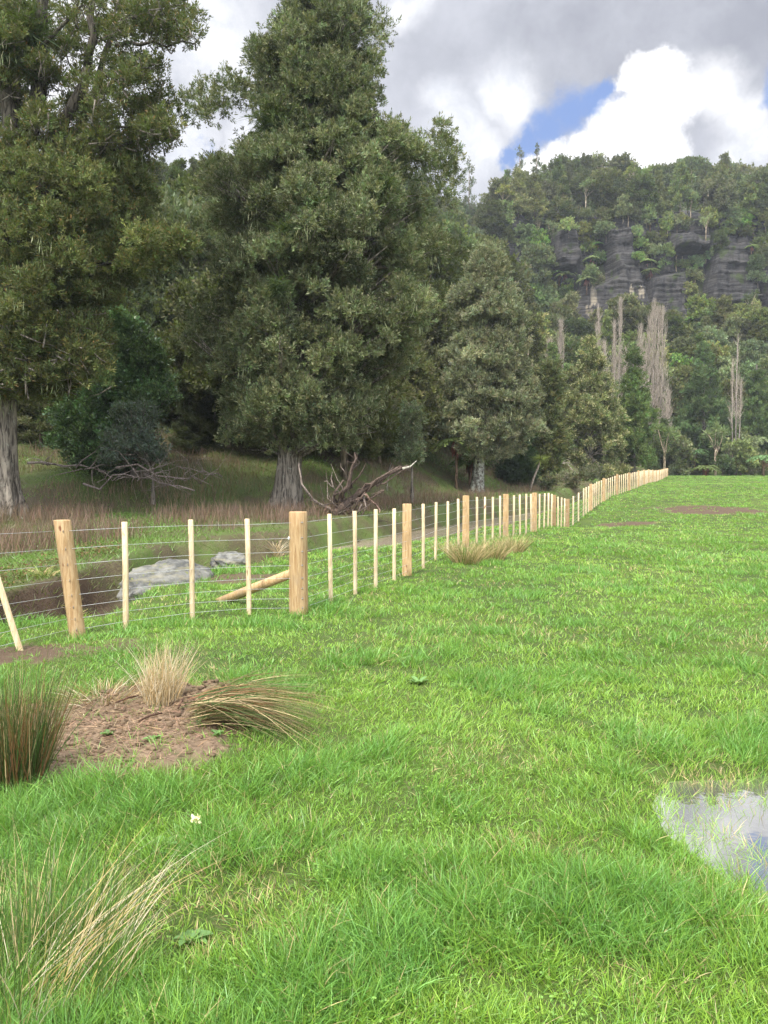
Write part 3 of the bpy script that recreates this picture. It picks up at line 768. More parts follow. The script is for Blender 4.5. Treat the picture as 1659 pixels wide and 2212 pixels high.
def rush(name, base, n, L, spread, colset, lean, label, width=.004, bend=(.1, .35), rad=.07, group=None, bdir=None, seg=5):
    ang = RG.random(n) * 2 * np.pi; rr = rad * np.sqrt(RG.random(n))
    b = np.stack([base[0] + rr * np.cos(ang), base[1] + rr * np.sin(ang), np.zeros(n)], 1); b[:, 2] = H(b[:, 0], b[:, 1]) - .01
    d = np.stack([np.cos(ang) * spread * rr / rad, np.sin(ang) * spread * rr / rad, np.ones(n)], 1) + np.array(lean) + RG.normal(size=(n, 3)) * [.13, .13, 0]
    ch = RG.integers(0, len(colset), n); col = np.array(colset)[ch] * (.75 + .5 * RG.random((n, 1)))
    mb = MB(); strands(mb, b, d, L * (.45 + .6 * RG.random(n)), width * (.7 + .6 * RG.random(n)), col, bend[0] + (bend[1] - bend[0]) * RG.random(n), seg=seg, bdir=bdir)
    o = mb.build(name, M_straw, origin=(base[0], base[1], base[2])); o.location = tuple(base); return tag(o, label, 'rush clump' if 'rush' in name else 'grass tuft', group)
GR = (.045, .085, .022); GR2 = (.075, .12, .03); RD = (.16, .075, .035); ST_ = (.42, .31, .17); ST2 = (.30, .22, .12); PL = (.45, .39, .28)
b = ground(35, 1680); rush('rush_clump', b, 900, .70, .20, [(.030, .055, .018), GR, GR, (.04, .05, .02), RD, (.10, .05, .025), ST2], (.03, 0, 0), 'dense upright dark rush clump with russet tips at the left edge beside the bare soil', .0045, (.02, .15), .15)
b = ground(352, 1512); rush('dry_grass_tuft', b, 460, .52, .10, [PL, ST_, ST_, ST2, (.36, .31, .22)], (.05, 0, 0), 'pale upright tuft of dead grass behind the bare soil', .0042, (.03, .55), .13)
b = ground(230, 1500); rush('dry_grass_tuft', b, 320, .22, .9, [ST_, ST2, GR2, PL, RD], (0, 0, 0), 'low straggly half dead grass tuft left of the pale upright one', .004, (.3, 1.0), .26)
# fallen clump sweeping right
n = 620; b0 = ground(440, 1556); t = RG.random(n); fan = (RG.random(n) - .42)
base = np.stack([b0[0] + RG.normal(size=n) * .045, b0[1] + RG.normal(size=n) * .10, b0[2] + .03 + .13 * RG.random(n)], 1)
d = np.stack([np.ones(n), fan * 1.0 - .05, .12 + .42 * RG.random(n)], 1) + RG.normal(size=(n, 3)) * .13
cc = np.array([GR, GR2, RD, ST_, ST2, GR, (.10, .07, .035)])[RG.integers(0, 7, n)] * (.7 + .6 * RG.random((n, 1)))
mb = MB(); strands(mb, base, d, .42 + .42 * RG.random(n), .0046 * (.7 + .6 * RG.random(n)), cc, .15 + .50 * RG.random(n), seg=7, bdir=np.array([0, 0, -.75]))
o = mb.build('rush_clump', M_straw, origin=b0); o.location = tuple(b0); tag(o, 'uprooted rush clump lying flat with its stems swept right across the grass', 'rush clump')
# bottom-left clump
rb = empty('rush_clump', tuple(ground(70, 2130)), 'tall sparse rush clump in the bottom left corner with green and straw stems', 'rush clump')
b0 = np.array(rb.location)
def stems(n, L, lean, colset, bend, rad, spread, width, name):
    ang = RG.random(n) * 2 * np.pi; rr = rad * np.sqrt(RG.random(n))
    b = np.stack([b0[0] + rr * np.cos(ang), b0[1] + rr * np.sin(ang), np.zeros(n)], 1); b[:, 2] = H(b[:, 0], b[:, 1]) - .01
    d = np.stack([np.cos(ang) * spread, np.sin(ang) * spread, np.ones(n)], 1) * 1.0 + np.array(lean) + RG.normal(size=(n, 3)) * [.10, .10, 0]
    col = np.array(colset)[RG.integers(0, len(colset), n)] * (.75 + .5 * RG.random((n, 1)))
    mb = MB(); strands(mb, b, d, L * (.4 + .65 * RG.random(n)), width, col, bend * (.3 + RG.random(n)), seg=8); mb.build(name, M_straw, rb, origin=b0)
stems(300, .66, (.08, .05, 0), [GR, GR, GR2, (.06, .10, .03)], .12, .30, .16, .0030, 'green_stems')
stems(190, .50, (.10, .05, 0), [ST_, ST_, (.40, .33, .12), PL], .3, .27, .35, .0030, 'straw_stems')
stems(40, .70, (.75, .35, 0), [(.42, .28, .12), ST_, GR2, PL], .35, .12, .10, .0030, 'leaning_stems')
for i, (px, py, nn, L) in enumerate([(1008, 1218, 260, .50), (1062, 1210, 240, .50), (1108, 1192, 200, .45), (962, 1196, 70, .4)]):
    b = ground(px, py); rush('sedge_clump', b, nn * 2, L * 1.3, .62, [ST_, ST2, (.30, .24, .11), GR2, (.16, .15, .06)], (.04, 0, 0), ['straw brown sedge tuft at the foot of the fence, leftmost full one of three', 'straw brown sedge tuft at the foot of the fence, in the middle of three', 'straw brown sedge tuft at the foot of the fence, furthest of three', 'thin wispy sedge tuft at the fence left of the three full ones'][i], .009, (.1, .45), .24, 'sedge tufts along the fence')
    bpy.context.view_layer.objects
for (px, py, n_, L, lab) in [(598, 1196, 160, .55, 'pale twiggy dead plant behind the strainer post at the creek'), (95, 1245, 120, .35, 'yellow green strappy plant on top of the cut creek bank'), (160, 1330, 90, .35, 'yellow green strappy plant hanging on the muddy bank behind the leaning post')]:
    b = ground(px, py, 8.8 if px < 500 else 15); rush('bank_tuft', b, n_, L, .8, [PL, ST_, (.2, .18, .12)] if px > 500 else [(.25, .28, .08), GR2, ST_], (0, -.2, 0), lab, .012 if px < 500 else .008, (.3, .9), .15)
# broad leaf dock rosettes
def rosette(px, py, n, L, label, col=(.09, .16, .05)):
    b0 = ground(px, py); mb = MB()
    for k in range(n):
        a = 6.283 * k / n + random.random() * .8; l = L * (.6 + .6 * random.random()); el = .35 + .5 * random.random()
        d = np.array([math.cos(a), math.sin(a), el]); s = np.array([-math.sin(a), math.cos(a), 0]); wd = l * .22
        p = [b0 + d * l * t + [0, 0, -.25 * l * t * t] for t in (0, .25, .55, .85, 1.0)]; ww = [.1, .8, 1.0, .6, .05]; v = []
        for P_, q in zip(p, ww): v += [P_ - s * wd * q + [0, 0, .012 * q], P_, P_ + s * wd * q + [0, 0, .012 * q]]
        q = []
        for i in range(4): q += [(3 * i, 3 * i + 1, 3 * i + 4, 3 * i + 3), (3 * i + 1, 3 * i + 2, 3 * i + 5, 3 * i + 4)]
        mb.add(v, q, None, np.array(col) * (.7 + .6 * random.random()))
    o = mb.build('dock_plant', M_leaf, smooth=True, origin=b0); o.location = tuple(b0); tag(o, label, 'weed')
rosette(350, 1838, 9, .075, 'broad leaved dock beside the small cream leaf in the grass')
rosette(408, 2038, 8, .07, 'broad leaved dock low in the lush grass right of the corner rush clump')
rosette(905, 1478, 8, .09, 'broad leaved dock in the middle of the paddock grass')
rosette(470, 1590, 9, .055, 'small green seedling leaves on the bare soil patch near the fallen rushes')
rosette(330, 1600, 9, .06, 'small green seedling leaves in the middle of the bare soil patch')
rosette(235, 1590, 9, .06, 'small green seedling leaves on the left of the bare soil patch')
mb = MB(); g = ground(422, 1815) + [0, 0, .09]
n = 26; leaves(mb, g + RG.normal(size=(n, 3)) * .008, rdir(n) * [1, 1, .6] + [0, 0, .3], .020, .015, cols((.75, .70, .42), n, .12, .05))
mb.tube([g - [0, 0, .10], g], .002, 4, (.2, .3, .1))
o = mb.build('cream_flower', M_leaf, origin=g); o.location = tuple(g); tag(o, 'small cream flower head standing in the grass', 'flower')
# twigs on mud
mb = MB()
for (a, b) in [((385, 1548), (402, 1520)), ((402, 1520), (432, 1540)), ((300, 1575), (350, 1560)), ((250, 1535), (300, 1522))]:
    p = ground(*a) + [0, 0, .05]; q = ground(*b) + [0, 0, .06]; mb.tube([p, (p + q) / 2 + [0, 0, .01], q], [.006, .008, .005], 5, (.10, .06, .04))
p = ground(390, 1540); tag(mb.build('twigs', M_dead), 'short dark sticks lying on the bare soil mound', 'twig', kind='stuff')
# dead stems and clods on the bare soil
n = 2200; x = MUDC[0] + RG.normal(size=n) * .48; y = MUDC[1] + RG.normal(size=n) * .50; k = mud_near(x, y) > .15; x, y = x[k], y[k]; n = len(x)
mb = MB(); strands(mb, np.stack([x, y, H(x, y) + .004], 1), np.stack([RG.normal(size=n), RG.normal(size=n) * .6, .15 + 0 * x], 1), .04 + .10 * RG.random(n), .003 + .003 * RG.random(n), cols((.20, .13, .08), n, .6, .1), .12, seg=2)
tag(mb.build('dead_stems', M_straw), 'dead brown stems lying on the bare soil', 'dead grass', kind='stuff')

# crumbled soil on the bare patch
def clods():
    base = np.array([(1, 0, 0), (-1, 0, 0), (0, 1, 0), (0, -1, 0), (0, 0, 1), (0, 0, -1)], float)
    tri = [(0, 2, 4), (2, 1, 4), (1, 3, 4), (3, 0, 4), (2, 0, 5), (1, 2, 5), (3, 1, 5), (0, 3, 5)]
    vs = base.copy(); fs = tri
    for _ in range(1):
        nv = list(vs); nf = []; mid = {}
        def m(a, b):
            k = (min(a, b), max(a, b))
            if k not in mid: mid[k] = len(nv); nv.append(unit((nv[a] + nv[b]) / 2))
            return mid[k]
        for a, b, c in fs: ab, bc, ca = m(a, b), m(b, c), m(c, a); nf += [(a, ab, ca), (ab, b, bc), (ca, bc, c), (ab, bc, ca)]
        vs = np.array(nv); fs = nf
    mb = MB(); n = 1700
    for k in range(n):
        big = k < 170
        if big: x = -1.22 + RG.normal() * .13; y = 5.10 + RG.normal() * .13
        else: x = MUDC[0] + RG.normal() * .45; y = MUDC[1] + RG.normal() * .48
        if not big and mud_near(np.array([x]), np.array([y]))[0] < .35: continue
        s = (.004 + .016 * RG.random() ** 3) * (1.5 if big else 1)
        v = vs * (.7 + .6 * RG.random((len(vs), 1))) * s * [1.2, 1, .75]
        mb.add(v + [x, y, h1(x, y) + s * .2], None, fs, np.array((.19, .135, .085)) * RG.uniform(.5, 1.2))
    tag(mb.build('soil_clods', M_soil), 'crumbled brown soil clods on the bare patch', 'soil', kind='stuff')
def f_soil(t, co): return t.mix(1.0, t.mix(t.noise(co, 60, 4).outputs[0], (.6, .6, .6), (1.4, 1.4, 1.4)), tint(t), 'MULTIPLY'), None, None
M_soil = mat_pbr('crumbled soil', f_soil, .95, .1)
clods()

# ---------------------------------------------------------------- trees
def crown_mesh(mb, puffs, per_m2, L, Wd, base_col, flat=1.0, upb=.35, tips=None, sub=None, spray=1.5, thinr=.42):
    """each billow is a shell of small outward pointing leaf sprays with gaps between them"""
    sub = sub or max(.16, L * 1.3)
    for (c, r, tone) in puffs:
        c = np.asarray(c, float); sq = np.array([1, 1, flat])
        area = 4 * np.pi * r * r; ns = max(3, int(area / (sub * sub * 2.4))); per = max(3, int(per_m2 * area / ns))
        u = rdir(ns); u[:, 2] = np.where(u[:, 2] < -.45, -u[:, 2], u[:, 2])
        rad = r * (.40 + .66 * RG.random(ns) ** .6) * (1 + .18 * RG.normal(size=ns))
        sc = c + u * rad[:, None] * sq
        ax = unit(u + [0, 0, upb] + rdir(ns) * .55)
        st = tone * (1 + (RG.random(ns) - .5) * .9); hue = 1 + (RG.random((ns, 3)) - .5) * [.34, .14, .30]
        ix = np.repeat(np.arange(ns), per); n = len(ix)
        ss = sub * (.4 + 1.1 * RG.random(ns))[ix]; tt = RG.random(n)
        rd = rdir(n)
        p = sc[ix] + ax[ix] * ((tt - .4) * ss * spray)[:, None] + rd * (ss * thinr * (1 - .55 * tt) * RG.random(n) ** .5)[:, None]
        d = ax[ix] * .8 + rd * .7 + [0, 0, upb * .3] + rdir(n) * .35
        col = cols(base_col, n, .25, .10) * st[ix][:, None] * hue[ix]
        if tips is not None:
            m = (RG.random(n) < tips[1] * 2 * tt); col[m] = cols(tips[0], m.sum(), .25, .1)
        leaves(mb, p, d, L * (.5 + .9 * RG.random(n)), Wd * (.6 + .8 * RG.random(n)), col)
def outline_puffs(rows, Y, n, r0, r1, by, depth=.8, tone=.25, thin=None):
    """rows = [(py, pxl, pxr)...] read on the photo at tree distance Y -> puff centres in world"""
    rows = sorted(rows); pys = [r[0] for r in rows]
    area = np.array([(rows[i + 1][0] - rows[i][0]) * ((rows[i][2] - rows[i][1]) + (rows[i + 1][2] - rows[i + 1][1])) / 2 for i in range(len(rows) - 1)])
    out = []
    cs = np.cumsum(area) / area.sum()
    for k in range(n):
        i = int(np.searchsorted(cs, random.random())); t = random.random()
        py = rows[i][0] * (1 - t) + rows[i + 1][0] * t
        l = rows[i][1] * (1 - t) + rows[i + 1][1] * t; r_ = rows[i][2] * (1 - t) + rows[i + 1][2] * t
        rr = r0 + (r1 - r0) * random.random() ** 1.4
        pr = rr / Y * FPX * 1.15
        th = random.random() * 2 * math.pi; cx = (l + r_) / 2
        hw = max((r_ - l) / 2 * (.80 + .40 * float(vnoise(py * .022 + Y, math.cos(th) * 1.2 + 5, 305))) - pr, 3); rho = random.random() ** .40
        px = cx + hw * rho * math.cos(th); dY = hw / FPX * Y * depth * rho * math.sin(th)
        if thin and thin(px, py): continue
        p = at(px, py, Y + dY)
        hole = .5 * (vnoise(p[0] * .8 + p[2] * .3, p[2] * .75, 301) + vnoise(p[1] * .8 + 9, p[2] * .8 - p[0] * .3, 302))
        if hole < .30 + .08 * (rho > .8): continue
        out.append((p, rr, .55 + .85 * float(vnoise(p[0] * .7, p[2] * .7 + p[1], 303)) + (random.random() - .5) * 2 * tone))
    return out
def limb_tube(mb, a, b, r0, r1, sag=.12, n=6, col=(1, 1, 1), k=5, wob=.06):
    a = np.array(a, float); b = np.array(b, float); L = np.linalg.norm(b - a); P_ = []
    for i in range(k):
        t = i / (k - 1); P_.append(a * (1 - t) + b * t + [0, 0, -sag * L * math.sin(math.pi * t)] + (RG.normal(size=3) * wob * L * .5 if 0 < i < k - 1 else 0))
    mb.tube(P_, np.linspace(r0, r1, k), n, col)
def big_trunk(mb, base, top, r, flare=.6, n=28, k=22, ribs=7, rough=.05, lean_curve=0):
    base = np.array(base, float); top = np.array(top, float); th = np.linspace(0, 2 * np.pi, n, endpoint=False); v = []
    Hh = top[2] - base[2]
    for i in range(k):
        t = (i / (k - 1)) ** 1.5; z = t * Hh; c = base * (1 - t) + top * t
        rr = r * (1 - .72 * t) * (1 + flare * math.exp(-z / .7))
        rib = 1 + (.07 + .16 * math.exp(-z / .8)) * np.sin(ribs * th + 1.3 * math.sin(z * .3)) + .05 * np.sin(3 * th + z * .6) + rough * (RG.random(n) - .5)
        for a, q in zip(th, rib): v.append((c[0] + rr * q * math.cos(a), c[1] + rr * q * math.sin(a), base[2] - .4 * (i == 0) + z))
    q = [(i * n + j, i * n + (j + 1) % n, (i + 1) * n + (j + 1) % n, (i + 1) * n + j) for i in range(k - 1) for j in range(n)]
    mb.add(v, q, None, (1, 1, 1))
def lichen(mb, puffs, n, Y, L=.5, col=(.22, .24, .13)):
    ps = [p for p in puffs if p[0][1] < Y + .5] or puffs
    for _ in range(n):
        c, r, _t = random.choice(ps); m = random.randint(5, 16)
        p = np.tile(np.array(c) + rdir(1)[0] * r * .95 * np.array([1, 1, .7]), (m, 1)) + RG.normal(size=(m, 3)) * [.14, .14, .1]
        leaves(mb, p, np.tile([0, 0, -1.0], (m, 1)) + RG.normal(size=(m, 3)) * .18, L * (.25 + .65 * RG.random(m)), .022, cols(col, m, .25, .08))
def make_tree(name, label, base, Y, rows, npuff, pr, per_m2, leaf, col, trunk_r, trunk_top, bark, nlich=0, flare=.6, limbs=60, extra=None, group=None, cat='tree', depth=.8, tips=None, thin=None, mat=None, flat=.85, tone=.25, lcol=(.22, .24, .13), upb=.35):
    root = empty(name, tuple(base), label, cat, group)
    puffs = outline_puffs(rows, Y, npuff, pr[0], pr[1], base[1], depth, tone, thin)
    if extra: puffs += extra
    tm = MB(); big_trunk(tm, base, trunk_top, trunk_r, flare); tm.build('trunk', bark, root, smooth=True, origin=base)
    lm = MB(); base = np.array(base, float); tt = np.array(trunk_top, float)
    for k in range(min(limbs, len(puffs))):
        c, r, _ = puffs[k]; hd = math.hypot(c[0] - base[0], c[1] - base[1])
        z = max(c[2] - hd * (.35 + .5 * random.random()), base[2] + 2.0); z = min(z, tt[2] - .3)
        t = (z - base[2]) / (tt[2] - base[2]); a = base * (1 - t) + tt * t; a[2] = z
        limb_tube(lm, a, c, min(trunk_r * .35, .05 + .022 * hd), .015, -.05, 5)
        for _ in range(3): limb_tube(lm, a * .35 + np.array(c) * .65, np.array(c) + rdir(1)[0] * r * .9, .03, .008, 0, 4, k=3)
    lm.v and lm.build('branches', bark, root, origin=base)
    cm = MB(); crown_mesh(cm, puffs, per_m2, leaf[0], leaf[1], col, flat, upb=upb, tips=tips); cm.build('crown', mat or M_leaf, root, origin=base)
    if nlich:
        m2 = MB(); lichen(m2, puffs, nlich, Y, col=lcol); m2.build('hanging_lichen', M_leaf, root, origin=base)
    return root, puffs
def perch(root, px, py, Y, r, n=260):
    c = at(px, py, Y); mb = MB(); b = np.tile(c, (n, 1)) + RG.normal(size=(n, 3)) * r * .25
    strands(mb, b, rdir(n) + [0, 0, .3], r * (.6 + .7 * RG.random(n)), .035, cols((.035, .055, .022), n, .3, .1), .6, seg=3)
    mb.build('perching_plant', M_leaf, root, origin=np.array(root.location))

# central great tree
b = ground(616, 1102, 20); YC = float(b[1]); print('central tree', b)
rows = [(-60, 640, 740), (0, 590, 790), (60, 550, 845), (130, 530, 860), (200, 505, 872), (290, 520, 885), (340, 455, 930), (400, 425, 960), (450, 405, 970), (550, 392, 955), (650, 400, 945), (750, 402, 925), (850, 425, 885), (910, 440, 862), (965, 470, 820)]
thin = lambda px, py: (490 < px < 560 and 270 < py < 330) or (random.random() < .5 and 680 < px < 760 and 350 < py < 420)
ext = [(at(px, py, YC + dy), r * .82, 1.1) for px, py, r, dy in [(560, 905, .8, -2.2), (600, 900, .8, -2.6), (645, 905, .8, -2.5), (690, 915, .8, -2.2), (620, 880, .9, -2.8), (580, 870, .9, -2.5), (660, 875, .9, -2.8), (540, 930, .7, -1.5), (735, 930, .7, -1.6), (700, 940, .6, -1.4), (760, 955, .5, -1), (500, 950, .6, -1), (640, 850, .9, -2.8), (415, 225, .7, 0), (450, 210, .8, .5), (500, 200, .9, 0), (430, 255, .6, -.5), (470, 245, .7, 0), (530, 215, .8, .6), (955, 280, .5, 0), (945, 310, .7, .3), (960, 340, .8, 0), (940, 380, .9, 0), (975, 390, .7, .4), (950, 430, .9, -.3), (915, 350, .7, 0), (975, 340, .5, 0)]]
ctree, cp = make_tree('podocarp_tree', 'towering dark green podocarp hung with pale lichen, in the centre behind the strainer post', b, YC, rows, 1050, (.32, .80), 340, (.125, .036), (.100, .115, .054), .50, (b[0] + 1.6, b[1], b[2] + 19.5), M_bark, 260, extra=ext, flare=.4, limbs=260, thin=thin, tone=.35, flat=1.0, tips=((.19, .195, .11), .12))
perch(ctree, 592, 262, YC - 1.5, .8, 420); perch(ctree, 830, 400, YC - 2.5, .55, 220); perch(ctree, 690, 450, YC - 3.2, .6, 240); perch(ctree, 625, 500, YC - 3.2, .7, 260); perch(ctree, 600, 620, YC - 3.4, .5, 200)

# left great tree
b = ground(6, 1112, 18); YL = float(b[1]); print('left tree', b)
rows = [(330, -260, 300), (380, -280, 405), (460, -280, 425), (560, -280, 420), (640, -280, 360), (700, -280, 225), (760, -260, 235), (800, -240, 215), (862, -200, 170)]
ext = []
for px, py, r in [(330, 10, .55), (370, 25, .6), (400, 40, .5), (340, 60, .6), (385, 75, .55), (410, 90, .4), (300, 40, .5), (350, 95, .5), (280, 10, .5), (300, 130, .5), (335, 150, .5), (270, 170, .6), (310, 190, .6), (350, 215, .5), (330, 245, .55), (365, 260, .45), (290, 240, .6), (340, 290, .5), (370, 295, .4),
                  (240, 130, .5), (210, 70, .45), (230, 210, .6), (200, 260, .7), (180, 180, .5), (150, 110, .5), (160, 240, .7), (120, 180, .6), (90, 110, .6), (60, 180, .9), (20, 240, .9), (100, 260, .8), (140, 310, .9), (40, 320, .9), (220, 320, .7), (270, 300, .6), (20, 90, .8), (50, 30, .7), (110, 20, .5), (0, 10, .8), (-40, 60, 1.0), (-60, 160, 1.0), (-50, 260, 1.0), (175, 15, .4), (90, 60, .5), (260, 90, .35), (150, 30, .35), (310, 330, .5), (250, 350, .8), (210, 25, .35)]:
    for _ in range(2): ext.append((at(px + random.uniform(-14, 14), py + random.uniform(-12, 12), YL + random.uniform(-2.5, 2.5)), r * random.uniform(.62, .9), random.uniform(.6, 1.1)))
for _ in range(70): q_ = random.uniform(-60, 340); ext.append((at(q_, random.uniform(10, 330) if q_ < 210 else random.uniform(30, 320), YL + random.uniform(-2.2, 2.2)), random.uniform(.28, .6), random.uniform(.55, 1.0)))
for _ in range(46): ext.append((at(random.uniform(-60, 205), random.uniform(690, 835), YL - random.uniform(.8, 2.6)), random.uniform(.4, .75), random.uniform(.8, 1.2)))
ltree, lp_ = make_tree('podocarp_tree', 'huge dark podocarp at the left edge with a pale ribbed trunk and ragged open top', b, YL, rows, 640, (.32, .80), 330, (.115, .034), (.080, .092, .032), .40, (b[0] + .9, b[1], b[2] + 17.5), M_bark, 130, extra=ext, limbs=0, flare=1.0, tone=.35, tips=((.13, .085, .03), .05))
lm = MB()
for (p0, p1, r0, r1) in [((40, 560), (90, 60), .34, .22), ((90, 60), (100, -120), .22, .14), ((60, 500), (190, 150), .24, .15), ((190, 150), (210, -60), .15, .09), ((120, 420), (250, 60), .16, .08), ((30, 400), (10, -80), .26, .18), ((190, 330), (380, 290), .08, .03), ((150, 420), (330, 210), .10, .03), ((250, 100), (420, 95), .07, .02), ((230, 60), (400, 10), .07, .02), ((200, 180), (345, 130), .07, .02), ((120, 620), (330, 520), .10, .03), ((150, 300), (300, 270), .07, .02), ((90, 100), (180, 10), .07, .03), ((200, 100), (260, 60), .05, .02)]:
    lm = MB(); dy = random.uniform(-1.6, 1.0); limb_tube(lm, at(*p0, YL + dy), at(*p1, YL + dy), r0, r1, -.02, 9, (.42, .42, .40), k=7, wob=.04); lm.build('limb', M_bark, ltree, smooth=True, origin=np.array(ltree.location))
lm = MB()
for (c, r, _t) in ext:
    for _ in range(4): limb_tube(lm, np.array(c) + rdir(1)[0] * r * 1.1, np.array(c) + rdir(1)[0] * r * .9, .028, .008, .05, 4, k=3)
lm.build('twigs', M_bark, ltree, origin=np.array(ltree.location))
perch(ltree, 70, 70, YL - 1.5, .8, 300); perch(ltree, 10, 110, YL - 1.5, .9, 300)

# third tree with the mottled trunk
b = ground(1030, 1064, 30); Y3 = float(b[1]); print('third tree', b)
rows = [(543, 1030, 1090), (570, 1000, 1105), (620, 975, 1125), (700, 960, 1148), (780, 958, 1165), (850, 935, 1180), (920, 930, 1185), (960, 950, 1150), (985, 985, 1110)]
make_tree('podocarp_tree', 'grey green podocarp with mottled lichen covered trunk, right of the central giant', b, Y3, rows, 640, (.38, .85), 170, (.18, .045), (.150, .158, .092), .40, (b[0] + .8, b[1], b[2] + 14), M_lbark, 260, limbs=70, tone=.25, tips=((.20, .21, .11), .16), flare=.35, lcol=(.26, .27, .15))
# dark broadleaf tree between the giants
b = ground(300, 985, 24); Yb = 33.0; b = np.array([at(300, 1000, Yb)[0], Yb, h1(at(300, 1000, Yb)[0], Yb)])
rows = [(650, 195, 290), (700, 185, 335), (760, 190, 365), (820, 150, 395), (900, 80, 412), (960, 60, 400), (1005, 100, 350)]
make_tree('broadleaf_tree', 'dark glossy broadleaf tree between the left giant and the central giant', b, Yb, rows, 330, (.4, .85), 200, (.14, .07), (.070, .125, .048), .22, (b[0], b[1], b[2] + 6.0), M_bark, 0, limbs=60, mat=M_gloss, tips=((.15, .22, .08), .10), tone=.4)
b = np.array([at(330, 1010, 30)[0], 30.0, 0]); b[2] = h1(b[0], b[1])
rows = [(880, 235, 330), (920, 190, 370), (960, 180, 385), (1000, 200, 370)]
make_tree('shrub', 'grey green small leaved shrub under the dark broadleaf tree', b, 30.0, rows, 60, (.25, .5), 240, (.10, .04), (.065, .085, .060), .06, (b[0], b[1], b[2] + 1.8), M_bark, 0, limbs=30, cat='shrub', mat=M_gloss)
# small grey shrub tree right of the central tree
b = np.array([at(890, 1030, 36)[0], 36.0, 0]); b[2] = h1(b[0], b[1])
rows = [(885, 875, 905), (920, 855, 922), (960, 850, 925), (1000, 860, 915)]
make_tree('shrub_tree', 'small pale grey green shrubby tree above the fallen tree', b, 36.0, rows, 60, (.3, .55), 170, (.12, .05), (.115, .135, .075), .07, (b[0], b[1], b[2] + 2.6), M_bark, 0, limbs=24)
# conifers behind the far fence
def conifer(px, top, bot, hw, Y, label, col, lich=0, n=170, tips=None, rowsx=None):
    c = at(px, bot, Y); b = np.array([c[0], Y, h1(c[0], Y)]); Ht = bot - top
    rows = rowsx or [(top, px - 6, px + 6), (top + Ht * .15, px - hw * .32, px + hw * .32), (top + Ht * .35, px - hw * .6, px + hw * .6), (top + Ht * .6, px - hw * .92, px + hw * .92), (top + Ht * .85, px - hw, px + hw), (bot - 10, px - hw * .85, px + hw * .85)]
    tt = at(px, top, Y); tt[1] = Y
    make_tree('podocarp_tree', label, b, Y, rows, n, (.55, 1.15), 75, (.30, .075), col, .28, tt - [0, 0, 1.0], M_bark, lich, limbs=50, tips=tips, tone=.22, lcol=(.36, .34, .18))
conifer(1275, 728, 1040, 95, 82, 'cone shaped podocarp with a yellowish lichened top behind the far fence', (.125, .140, .055), 200, tips=((.33, .31, .16), .16))
conifer(1368, 768, 1015, 80, 90, 'dark green cone shaped podocarp behind the far end of the fence', (.085, .120, .040), 0)
conifer(1185, 800, 1035, 45, 66, 'dark olive podocarp just right of the mottled trunk tree', (.080, .088, .036), 0, 120)
conifer(1520, 735, 1010, 78, 124, 'tall broad cone shaped podocarp on the bank beyond the paddock', (.075, .112, .042), 0, 230)
conifer(1635, 775, 1000, 60, 128, 'bushy dark green podocarp at the right edge beyond the paddock', (.075, .110, .038), 0, 190)
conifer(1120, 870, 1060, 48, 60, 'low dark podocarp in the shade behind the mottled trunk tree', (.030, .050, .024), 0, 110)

# fallen dead tree
fr = empty('fallen_tree', tuple(ground(735, 1112, 22)), 'reddish dead fallen tree with broken upturned branches behind the fence', 'fallen tree')
fb = np.array(fr.location); Yf = fb[1]; mb = MB()
RDW = (.088, .068, .055); GRW = (.20, .17, .145)
def fp(px, py, dy=0): return at(px, py, Yf + dy)
for pts, r0, r1, c in [([(705, 1125), (735, 1085), (752, 1050), (760, 1010), (766, 978)], .22, .04, RDW), ([(715, 1120), (770, 1070), (820, 1035), (882, 1006)], .24, .06, RDW), ([(870, 1012), (900, 995)], .06, .02, (.4, .4, .33)),
                       ([(725, 1110), (690, 1090), (662, 1060), (648, 1020), (646, 1000)], .10, .03, GRW), ([(745, 1075), (715, 1050), (700, 1040)], .05, .02, GRW), ([(720, 1053), (718, 1020)], .05, .015, GRW), ([(752, 1055), (775, 1030), (790, 1000)], .08, .02, RDW),
                       ([(740, 1095), (790, 1080), (830, 1060)], .12, .03, RDW), ([(770, 1075), (785, 1060), (792, 1100)], .07, .04, GRW), ([(790, 1068), (812, 1090), (820, 1108)], .07, .03, (.26, .18, .14)), ([(775, 1080), (760, 1110)], .06, .03, RDW),
                       ([(700, 1125), (680, 1150), (672, 1165)], .16, .06, RDW), ([(735, 1100), (720, 1130), (712, 1160)], .10, .05, RDW), ([(800, 1050), (840, 1020), (850, 1008)], .05, .015, GRW), ([(755, 1040), (742, 1015), (736, 1000)], .04, .01, GRW)]:
    P_ = [fp(*p, random.uniform(-.5, .5)) for p in pts]
    P2 = [P_[0]]
    for a, b2 in zip(P_[:-1], P_[1:]): P2 += [(a + b2) / 2 + RG.normal(size=3) * .05, b2]
    mb.tube(P2, np.linspace(r0, r1, len(P2)) * .62, 8, c, rough=.28)
    if r0 > .1:
        for _ in range(3): mb.tube([p + RG.normal(size=3) * .13 for p in P2], np.linspace(r0, r1, len(P2)) * .28, 5, np.array(c) * random.uniform(.6, 1.6), rough=.3)
for k in range(26):
    p = fp(random.uniform(695, 800), random.uniform(1075, 1125), random.uniform(-.6, .6)); e = p + unit(RG.normal(size=3) + [.5, 0, .5]) * random.uniform(.5, 1.6)
    limb_tube(mb, p, e, random.uniform(.015, .04), .006, .05, 4, np.array(random.choice([RDW, GRW])) * random.uniform(.6, 1.3), 4, .15)
mb.build('dead_limbs', M_dead, fr, origin=fb)
mb = MB(); n = 500; c0 = fp(715, 1120); strands(mb, np.tile(c0, (n, 1)) + RG.normal(size=(n, 3)) * [.45, .4, .3], rdir(n) * [1, 1, .7], .3 + .5 * RG.random(n), .02, cols((.09, .05, .035), n, .4, .1), .5, seg=3)
